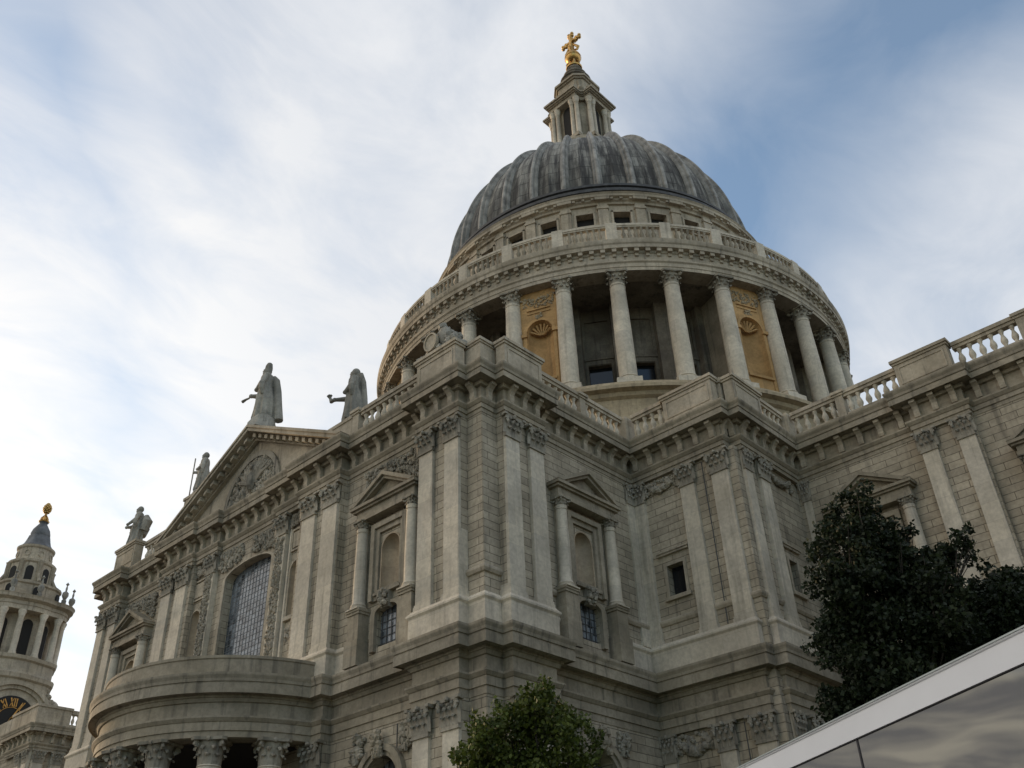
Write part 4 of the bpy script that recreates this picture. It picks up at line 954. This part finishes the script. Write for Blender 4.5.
mb = MB(); mb.lathe([(3.0, 48.7), (2.95, 49.0), (2.7, 49.1), (2.65, 51.6), (2.85, 51.75), (2.9, 52.0), (2.4, 52.1)], 32); tp(mb, 'upper_lantern', M['stone'], None, 30)
for k in range(8):
    mb = MB(); F = polar(pi/4*(k+.5), 2.6); mb.box(F, -.45, .45, -.1, .1, 49.3, 50.7); mb.arch_ring(F, 0, 50.7, 0, .45, -.1, .1, 10); tp(mb, 'lantern_opening', M['dark'])
for k in range(8):
    mb = MB(); F = polar(pi/4*k, 2.7); mb.lathe([(.34, 48.9), (.34, 51.5), (.42, 51.7)], 8, F(0, .05, 0)[:2])
    sc_pts = [F(0, 1.2-1.15*t, 48.7+2.0*t**1.6) for t in np.linspace(0, 1, 6)]; mb.tube(sc_pts, [.32, .28, .24, .2, .16, .12], 6); tp(mb, 'lantern_buttress', M['trim'], None, 40)
mb = MB(); mb.lathe([(2.5, 52.0), (2.35, 52.2), (2.1, 52.3), (2.1, 53.8), (2.25, 53.95), (2.3, 54.2), (1.9, 54.3)], 32)
for k in range(8):
    F = polar(pi/4*k, 2.08); mb.arch_ring(F, 0, 53.1, .3, .42, 0, .1, 16, 1, 0, 2*pi)
tp(mb, 'drum_stage', M['stone'], None, 30)
M['lead2'] = simple('tower_lead', (.11, .115, .12), .6, 0, var=.5, scale=1.2)
mb = MB(); mb.lathe([(2.05, 54.2), (1.95, 54.4), (1.65, 54.8), (1.45, 55.4), (1.3, 56.0), (1.15, 56.1), (1.22, 56.4), (1.05, 57.0), (.75, 57.5), (.45, 58.0), (.6, 58.25)], 32, mod=lambda a, z: 1+.03*cos(8*a)); tp(mb, 'lead_cupola', M['lead2'], None, 40)
mb = MB(); mb.lathe([(.62, 58.2), (.68, 58.35), (.42, 58.5), (.36, 58.75), (.22, 59.0), (.3, 59.1), (.16, 59.3), (.16, 59.6)], 16)
for k in range(6): F = polar(pi/3*k); mb.tube([F(0, .5, 58.35), F(0, .45, 58.8), F(0, .2, 59.1)], .08, 5)
for j in range(7):
    zz = 59.7+j*.2; r = .45*sin(pi*(.2+.72*j/6))
    for k in range(8): a = 2*pi*(k+.5*(j % 2))/8; mb.ball((r*sin(a), -r*cos(a), zz), .15, 6, 5)
mb.ball((0, 0, 60.25), .44, 10, 8, 0, (1, 1, 1.4)); tp(mb, 'pineapple_finial', M['gold'], None, 50)

# ------------------------------------------------------------------ statues
def statue(name, label, loc, rz, h, arms, extra=None, wide=1.0, head='hood', sit=False, plinth=.0):
    t = thing(name, label, 'statue', loc, rz, 'stone statues along the south front')
    mb = MB(); n = 40; vs = []; P = []
    secs = [(0, .165, .16), (.05, .17, .16), (.18, .155, .15), (.34, .15, .14), (.46, .14, .125), (.56, .125, .105), (.62, .125, .10), (.70, .14, .105), (.76, .145, .10), (.795, .125, .09), (.82, .085, .075), (.845, .052, .052), (.86, .05, .05)]
    if sit: secs = [(0, .26, .30), (.10, .26, .32), (.30, .25, .32), (.42, .23, .27), (.48, .19, .17), (.58, .175, .14), (.70, .185, .14), (.78, .18, .12), (.82, .09, .08), (.85, .06, .06), (.86, .055, .055)]
    for f, rx, ry in secs:
        for i in range(n):
            a = 2*pi*i/n; q = 1+(.13*cos(7*a+f*4)+.08*cos(13*a-f*7))*max(0, 1-f/.8)
            sway = .03*sin(f*pi*1.3); vs.append(((rx*q*sin(a)*wide+sway)*h, (-ry*q*cos(a)-.02*f)*h, f*h))
    k = len(secs); mb.add(vs, [(j*n+i, j*n+(i+1) % n, (j+1)*n+(i+1) % n, (j+1)*n+i) for j in range(k-1) for i in range(n)]+[tuple(range(n-1, -1, -1)), tuple(range((k-1)*n, k*n))])
    sw = .03*sin(.9*pi*1.3)*h; hy = -.03*h; hz = .915*h
    mb.ball((sw, hy, hz), .066*h, 14, 10, 0, (.86, 1, 1.18)); mb.ball((sw, hy-.068*h, hz-.004*h), .014*h, 6, 5, 0, (.8, 1.2, 1.4)); mb.ball((sw, hy-.05*h, hz-.045*h), .03*h, 8, 6)
    for s_ in (-1, 1): mb.ball((sw+s_*.024*h, hy-.058*h, hz+.014*h), .012*h, 6, 5)
    if head == 'hood': mb.ball((sw, hy+.02*h, hz+.015*h), .072*h, 14, 10, 0, (1, 1, 1.15)); mb.tube([(sw, hy+.05*h, hz-.02*h), (sw, .06*h, .80*h), (sw*.5, .09*h, .6*h), (0, .12*h, .25*h)], [.045*h, .055*h, .06*h, .07*h], 12)
    if head == 'mitre': mb.tube([(sw, hy, hz+.02*h), (sw, hy+.01*h, hz+.09*h), (sw, hy+.02*h, hz+.15*h)], [.055*h, .058*h, .04*h], 10); mb.ball((sw, hy+.01*h, hz+.05*h), .066*h, 12, 9, 0, (.9, .9, 1.5))
    if head == 'hair':
        mb.ball((sw, hy+.015*h, hz+.018*h), .071*h, 12, 9, .03, (1, 1, 1.1)); mb.ball((sw, hy-.04*h, hz-.075*h), .04*h, 8, 6, .1, (.9, .7, 1.5))
    for s_, el, wr in arms:
        sh = (s_*.125*h*wide, -.01*h, .765*h); e_ = tuple(x*h for x in el); r_ = tuple(x*h for x in wr)
        mb.tube([sh, e_], [.048*h, .042*h], 10); mb.ball(e_, .044*h, 9, 7); mb.tube([e_, r_], [.048*h, .030*h], 10); mb.ball(r_, .034*h, 8, 6, 0, (1, 1.1, 1.1))
        # hanging sleeve
        mb.tube([e_, (e_[0], e_[1], e_[2]-.10*h), (e_[0]*.9, e_[1]*.8, e_[2]-.19*h)], [.05*h, .045*h, .02*h], 8)
    # folds of the mantle across the body
    for j in range(5): zz = .30+.09*j; mb.tube([(-.13*h, -.07*h, (zz+.10)*h), (-.02*h, -.145*h+.006*h*j, (zz+.02)*h), (.125*h, -.08*h, (zz-.04)*h)], [.014*h, .022*h, .012*h], 6)
    if extra: extra(mb, h)
    b = mb.build('figure', M['statue'], t, 60)
    r = b.modifiers.new('fuse', 'REMESH'); r.mode = 'VOXEL'; r.voxel_size = .028*h/3.3; r.use_smooth_shade = True
    if plinth:
        p_ = MB(); vs = []; n = 9
        for z_, q in ((-plinth, .23 if plinth < .5 else .30), (-plinth*.55, .22 if plinth < .5 else .28), (-.02*h, .2 if plinth < .5 else .24), (.03*h, .17)): vs += [(q*h*(1+.12*sin(5*i+z_*9))*sin(2*pi*i/n), -q*h*.8*(1+.1*cos(3*i+z_*5))*cos(2*pi*i/n), z_) for i in range(n)]
        p_.add(vs, [(j*n+i, j*n+(i+1) % n, (j+1)*n+(i+1) % n, (j+1)*n+i) for j in range(3) for i in range(n)]+[tuple(range(27, 36)), tuple(range(8, -1, -1))]); p_.build('rock_base', M['statue'], t, 30)
    return t
def cloak(mb, h):
    mb.tube([(.03*h, .08*h, .77*h), (.04*h, .13*h, .70*h), (.05*h, .17*h, .5*h), (.06*h, .20*h, .25*h), (.07*h, .24*h, -.04*h)], [.04*h, .055*h, .06*h, .065*h, .07*h], 12); mb.tube([(-.21*h, -.30*h, .545*h), (-.25*h, -.36*h, .54*h), (-.30*h, -.42*h, .53*h)], [.016*h, .02*h, .028*h], 7)
def chalice(mb, h):
    mb.tube([(-.02*h, -.36*h, .40*h), (-.02*h, -.40*h, .47*h), (-.02*h, -.41*h, .52*h)], [.045*h, .02*h, .05*h], 8); mb.tube([(.03*h, .08*h, .88*h), (.05*h, .13*h, .7*h), (.05*h, .16*h, .4*h), (.05*h, .18*h, .02*h)], [.035*h, .045*h, .05*h, .06*h], 12)
def staff(mb, h): mb.tube([(-.30*h, -.26*h, -.02*h), (-.30*h, -.26*h, .98*h)], .016*h, 6)
def wing(mb, h):
    for s_ in (-1, 1): mb.tube([(s_*.16*h, .12*h, .35*h), (s_*.22*h, .16*h, .56*h), (s_*.18*h, .12*h, .70*h)], [.10*h, .12*h, .06*h], 9)
statue('statue', 'tall stone saint with long cloak standing on the peak of the pediment', (-.5, yf+.1, 32.1), radians(-42), 4.0, [(-1, (-.22, -.12, .58), (-.18, -.27, .56)), (1, (.2, -.05, .57), (.06, -.15, .52))], cloak, head='mitre', plinth=1.0)
statue('statue', 'hooded stone saint holding out a cup right of the pediment peak', (6.75, yf+1.4, 29.32), radians(-48), 3.55, [(-1, (-.2, -.14, .56), (-.04, -.33, .45)), (1, (.21, -.02, .57), (.12, -.14, .48))], chalice, head='hood', plinth=.32)
statue('statue', 'stone saint with a thin staff half hidden behind the left pediment slope', (xm(-9.1), yf+1.2, 31.0), radians(-30), 2.9, [(-1, (-.25, -.08, .60), (-.28, -.24, .60)), (1, (.21, -.04, .57), (.08, -.16, .50))], staff, head='hair', plinth=.3)
statue('statue', 'broad cloaked stone figure on the parapet block at far left', (xm(-14.7), yf-.2, 28.42), radians(-20), 2.9, [(-1, (-.24, -.1, .57), (-.10, -.24, .47)), (1, (.24, -.1, .56), (.14, -.24, .44))], wing, head='hair')
for u, q in ((6.75, 28.85), (-9.1, 30.5)):
    ps_ = MB(); ps_.box(FS, u-1.15, u+1.15, -2.1, -.7, 26.2, q); ps_.box(FS, u-1.27, u+1.27, -2.2, -.64, q, q+.2); part(ps_, 'statue_pedestal', M['stone'])
tr = thing('carved_trophy', 'low carved stone trophy of shield and foliage on the parapet block above the near corner', 'sculpture', (15.7, yf-pr+.25, 28.4))
mb = MB()
for _ in range(120):
    x = random.uniform(-1.25, 1.25); zt = 1.45*max(0.12, 1-abs(x+.1*0-.25)/1.45); z = random.uniform(0, zt); mb.ball((x, random.uniform(-.3, .35), z), random.uniform(.10, .24), 7, 5, .3)
mb.ball((.35, -.1, .85), .45, 12, 8, .08, (.8, .6, 1.3)); mb.tube([(-1.2, -.1, .1), (-.3, -.2, .6), (.3, -.1, 1.5)], [.1, .16, .1], 7); mb.tube([(1.1, -.1, .1), (.6, -.2, .8), (.2, 0, 1.6)], [.1, .15, .08], 7)
mb.build('carved_mass', M['statue'], tr, 40)
mb = MB(); n = 24; mb.prism(Fr((0, -.42), (1, 0), (0, -1)), [(-.25+.42*sin(2*pi*k/n), .6+.5*cos(2*pi*k/n)) for k in range(n)], -.1, .06); mb.arch_ring(Fr((0, -.42), (1, 0), (0, -1)), -.25, .6, .38, .46, .0, .12, 24, 1.15, 0, 2*pi); mb.build('shield', M['stone'], tr)

# ------------------------------------------------------------------ trees
T1 = [(28.87, -44.68, 7.4, 0.5), (27.97, -44.61, 7.25, 0.55), (28.42, -43.32, 7.46, 0.5), (27.87, -45.17, 6.75, 0.6), (28.07, -44.08, 6.88, 0.8), (29.45, -44.19, 6.54, 0.5), (27.36, -45.22, 6.29, 0.55), (28.84, -42.97, 6.18, 0.45), (28.83, -44.27, 5.82, 0.9), (27.58, -44.53, 5.68, 0.9), (27.82, -45.69, 5.23, 0.6), (29.23, -43.51, 4.95, 0.6), (28.05, -43.65, 4.69, 1.1)]
T2 = [(32.61, -36.59, 8.16, 0.6), (34.02, -35.15, 10.78, 0.7), (34.42, -34.16, 11.21, 0.6), (33.66, -35.72, 13.76, 0.42), (33.06, -35.08, 13.55, 0.6), (33.09, -36.38, 12.5, 0.5), (33.52, -35.34, 12.64, 0.75), (33.37, -34.53, 12.19, 0.7), (34.4, -35.45, 11.98, 0.55), (34.42, -34.59, 12.84, 0.25), (33.19, -36.34, 11.53, 0.8), (32.3, -35.83, 12.22, 0.55), (31.86, -35.15, 13.01, 0.25), (33.86, -35.64, 10.93, 0.95), (34.71, -34.49, 11.74, 0.5), (32.97, -36.43, 10.21, 0.85), (33.13, -35.49, 9.56, 1.15), (31.61, -35.26, 10.13, 0.5), (34.89, -35.29, 10.22, 0.9), (33.91, -34.76, 9.52, 1.0), (32.81, -36.5, 8.38, 0.9), (33.29, -35.43, 8.21, 1.2), (31.66, -35.24, 7.68, 0.4), (35.97, -34.96, 12.04, 0.3), (35.45, -34.27, 11.95, 0.45), (35.21, -35.61, 10.65, 0.6), (32.38, -35.8, 7.21, 0.9), (32.15, -35.02, 6.74, 1.3), (33.62, -35.73, 12.98, 0.3), (32.26, -35.41, 11.53, 0.5)]
T3 = [(35.31, -32.54, 10.55, 0.75), (35.82, -31.48, 11.26, 0.6), (36.12, -30.48, 11.83, 0.6), (34.68, -32.25, 10.15, 0.9), (35.52, -31.09, 11.91, 0.5), (35.55, -32.48, 10.67, 0.85), (34.8, -31.75, 11.34, 0.6), (34.44, -30.92, 10.36, 1.1), (35.88, -31.93, 10.42, 0.95), (33.64, -31.64, 9.23, 1.0), (35.41, -32.51, 8.53, 1.2), (36.67, -31.28, 11.0, 0.9), (36.26, -30.45, 9.56, 1.2), (34.47, -32.32, 7.45, 1.4)]

rs = np.random.RandomState(11)
def tree(name, label, clumps, mat, per, size, base, trunk_r, ragged=.28):
    bx, by = base; t = thing(name, label, 'tree', (bx, by, 0))
    P = []
    for cx, cy, cz, r in clumps:
        # several sub-clumps make an uneven, gappy outline
        subs = [(np.array([cx, cy, cz])+np.clip(rs.normal(size=3), -1.6, 1.6)*r*.6*np.array([1, 1, .85]), r*rs.uniform(.22, .46)) for _ in range(int(13+r*13))]
        for c, q in subs:
            n = int(per*q*q*9)
            d = rs.normal(size=(n, 3)); d /= np.linalg.norm(d, axis=1)[:, None]
            P.append(c+d*(q*rs.uniform(.25, 1.0+ragged, n)**.7)[:, None])
    P = np.concatenate(P)-np.array([bx, by, 0]); n = len(P)
    a = rs.normal(size=(n, 3)); a[:, 2] -= .45; a /= np.linalg.norm(a, axis=1)[:, None]
    b = np.cross(a, rs.normal(size=(n, 3))); b /= np.linalg.norm(b, axis=1)[:, None]; nn = np.cross(a, b)
    L = size*rs.uniform(.65, 1.35, n)[:, None]; W_ = L*.36
    V = np.stack([P, P+a*L*.45+b*W_+nn*L*.08, P+a*L, P+a*L*.45-b*W_+nn*L*.08], 1).reshape(-1, 3)
    me = bpy.data.meshes.new('crown'); me.vertices.add(4*n); me.vertices.foreach_set('co', V.ravel().astype(np.float32))
    me.loops.add(4*n); me.loops.foreach_set('vertex_index', np.arange(4*n, dtype=np.int32)); me.polygons.add(n); me.polygons.foreach_set('loop_start', np.arange(0, 4*n, 4, dtype=np.int32))
    try: me.polygons.foreach_set('loop_total', np.full(n, 4, np.int32))
    except Exception: pass
    me.update(); me.validate(); me.materials.append(mat); o = bpy.data.objects.new('crown', me); col.objects.link(o); o.parent = t
    mb = MB(); top = max(c[2] for c in clumps); zmin = min(c[2] for c in clumps); fork = max(1.6, zmin*.62)
    mb.tube([(0, 0, -.1), (.03, .02, .4), (.06, -.04, fork*.6), (0, 0, fork), (.05, .05, top*.6), (0, 0, top*.85)], [trunk_r*1.5, trunk_r*1.05, trunk_r*.9, trunk_r*.8, trunk_r*.42, trunk_r*.12], 10)
    tk = mb.build('trunk', M['bark'], t, 60)
    lm = MB()
    for cx, cy, cz, r in clumps:
        e_ = Vector((cx-bx, cy-by, cz)); s_ = Vector((0, 0, fork+(min(cz, top*.8)-fork)*.35 if cz > fork else fork*.9)); mid = s_.lerp(e_, .5)+Vector((0, 0, -.15*(e_-s_).length*.5))
        lm.tube([s_, mid, e_], [trunk_r*.28, trunk_r*.14, trunk_r*.04], 6)
        for _ in range(3): q = e_+Vector(rs.normal(size=3)*r*.6); lm.tube([mid.lerp(e_, .6), q], [trunk_r*.1, trunk_r*.03], 5)
    lm.build('limbs', M['bark'], t, 60)
    return t
tree('plane_tree', 'small round leafy green tree in front of the near corner of the cathedral', T1, M['leaf'], 210, .10, (28.3, -44.0), .14)
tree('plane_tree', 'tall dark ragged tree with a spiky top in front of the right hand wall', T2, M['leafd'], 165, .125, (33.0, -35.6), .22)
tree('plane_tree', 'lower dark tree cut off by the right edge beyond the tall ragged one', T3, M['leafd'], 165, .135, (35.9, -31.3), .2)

# ------------------------------------------------------------------ kiosk with mirrored glass
kk = thing('glass_kiosk', 'white edged kiosk with dark mirror glass reflecting clouds in the lower right corner', 'kiosk', (41.97, -56.06, 0))
kt, kn = (.857, -.515), (-.515, -.857); FK = Fr((0, 0), kt, kn)
U0_, U1_, DK = -3.7, 2.3, 2.3
mb = MB(); mb.box(FK, U0_, U1_, -DK, 0, 2.866, 2.985); mb.sweep([(FK(U0_, 0, 0)[0], FK(U0_, 0, 0)[1]), (FK(U1_, 0, 0)[0], FK(U1_, 0, 0)[1])], [(-.4, 2.985), (.001, 2.985), (.006, 2.989), (.008, 2.994), (.006, 2.998), (-.4, 2.998)]); mb.build('roof', M['white'], kk)
mb = MB(); mb.box(FK, U0_-.008, U1_+.008, -DK-.008, .012, 2.998, 3.006); mb.build('roof_flashing', M['edge'], kk)
mb = MB(); mb.box(FK, U0_, U1_, -DK, -.004, 2.861, 2.866); mb.build('shadow_gap', M['gasket'], kk)
seams = [U0_+.02, -2.83, -1.41, .01, 1.43, U1_-.02]
for a, b in zip(seams, seams[1:]): mb = MB(); mb.box(FK, a+.006, b-.006, -.03, -.012, .32, 2.862); mb.build('glass_pane', M['tinted'], kk)
mb = MB(); mb.box(FK, U0_+.02, U1_-.02, -DK+.03, -DK+.01, .32, 2.86); mb.build('glass_pane', M['tinted'], kk)
for u in (U0_+.02, U1_-.02): mb = MB(); mb.box(FK, u-.01, u+.01, -DK+.04, -.04, .32, 2.86); mb.build('glass_pane', M['tinted'], kk)
for u in seams[1:-1]: mb = MB(); mb.box(FK, u-.007, u+.007, -.04, -.008, .3, 2.862); mb.build('seam', M['gasket'], kk)
mb = MB(); mb.box(FK, U0_, U1_, -DK, 0, 0, .3); mb.box(FK, U0_+.2, U1_-.2, -DK+.2, -.2, .3, 2.8) if 0 else None; mb.build('base', M['white'], kk)
for u in (U0_+.03, U1_-.03):
    for o_ in (-.03-.012, -DK+.05): mb = MB(); mb.box(FK, u-.03, u+.03, o_-.03, o_+.03, .3, 2.862); mb.build('post', M['white'], kk)

# ------------------------------------------------------------------ added block out of view to the west, keeps the sun off the kiosk
ob = thing('shade_block', 'unseen plain stone block added west of the view to shade the kiosk', 'light blocker', (-68, -63, 0))
mb = MB(); FO = Fr((8, 0), (0, 1), (1, 0)); hol = [(u, u+1.5, z, z+2.1, .3) for u in np.arange(-10.5, 10, 3.0) for z in np.arange(2.0, 15, 3.8)]
panel(mb, FO, 0, -12, 12, 0, 18.2, hol); mb.box(ID, -8, 7.4, -12, 12, 0, 18.1); mb.build('wall', M['wall'], ob)
mb = MB(); mb.box(ID, -8.3, 8.4, -12.3, 12.3, 18.2, 18.7); mb.build('roof', M['trim'], ob)
for h in hol: mb = MB(); mb.box(FO, h[0], h[1], -.34, -.3, h[2], h[3]); mb.build('window', M['glass'], ob)

for lab, cx_, cy_, hw, hd, hh, n_ in (('unseen plain block added east of the view to darken the lower walls', 96, -46, 8, 36, 25, 10),):  # added block out of view to the east, cuts light on the lower walls
    ob = thing('shade_block', lab, 'light blocker', (cx_, cy_, 0)); mb = MB(); hol = []
    if hd < hw: FO, L_ = Fr((0, hd), (1, 0), (0, 1)), hw
    else: FO, L_ = Fr((-hw, 0), (0, 1), (-1, 0)), hd
    hol = [(u-.8, u+.8, z, z+2.1, .3) for u in np.linspace(-L_+2.5, L_-2.5, n_) for z in np.arange(2.0, hh-3, 3.9)]
    panel(mb, FO, 0, -L_, L_, 0, hh, hol)
    if hd < hw: mb.box(ID, -hw, hw, -hd, hd-.6, 0, hh-.1)
    else: mb.box(ID, -hw+.6, hw, -hd, hd, 0, hh-.1)
    mb.build('wall', M['soot'], ob); mb = MB(); mb.box(ID, -hw-.3, hw+.3, -hd-.3, hd+.3, hh, hh+.5); mb.build('roof', M['soot'], ob)
    for h in hol[:96]: mb = MB(); mb.box(FO, h[0], h[1], -.34, -.3, h[2], h[3]); mb.build('window', M['glass'], ob)
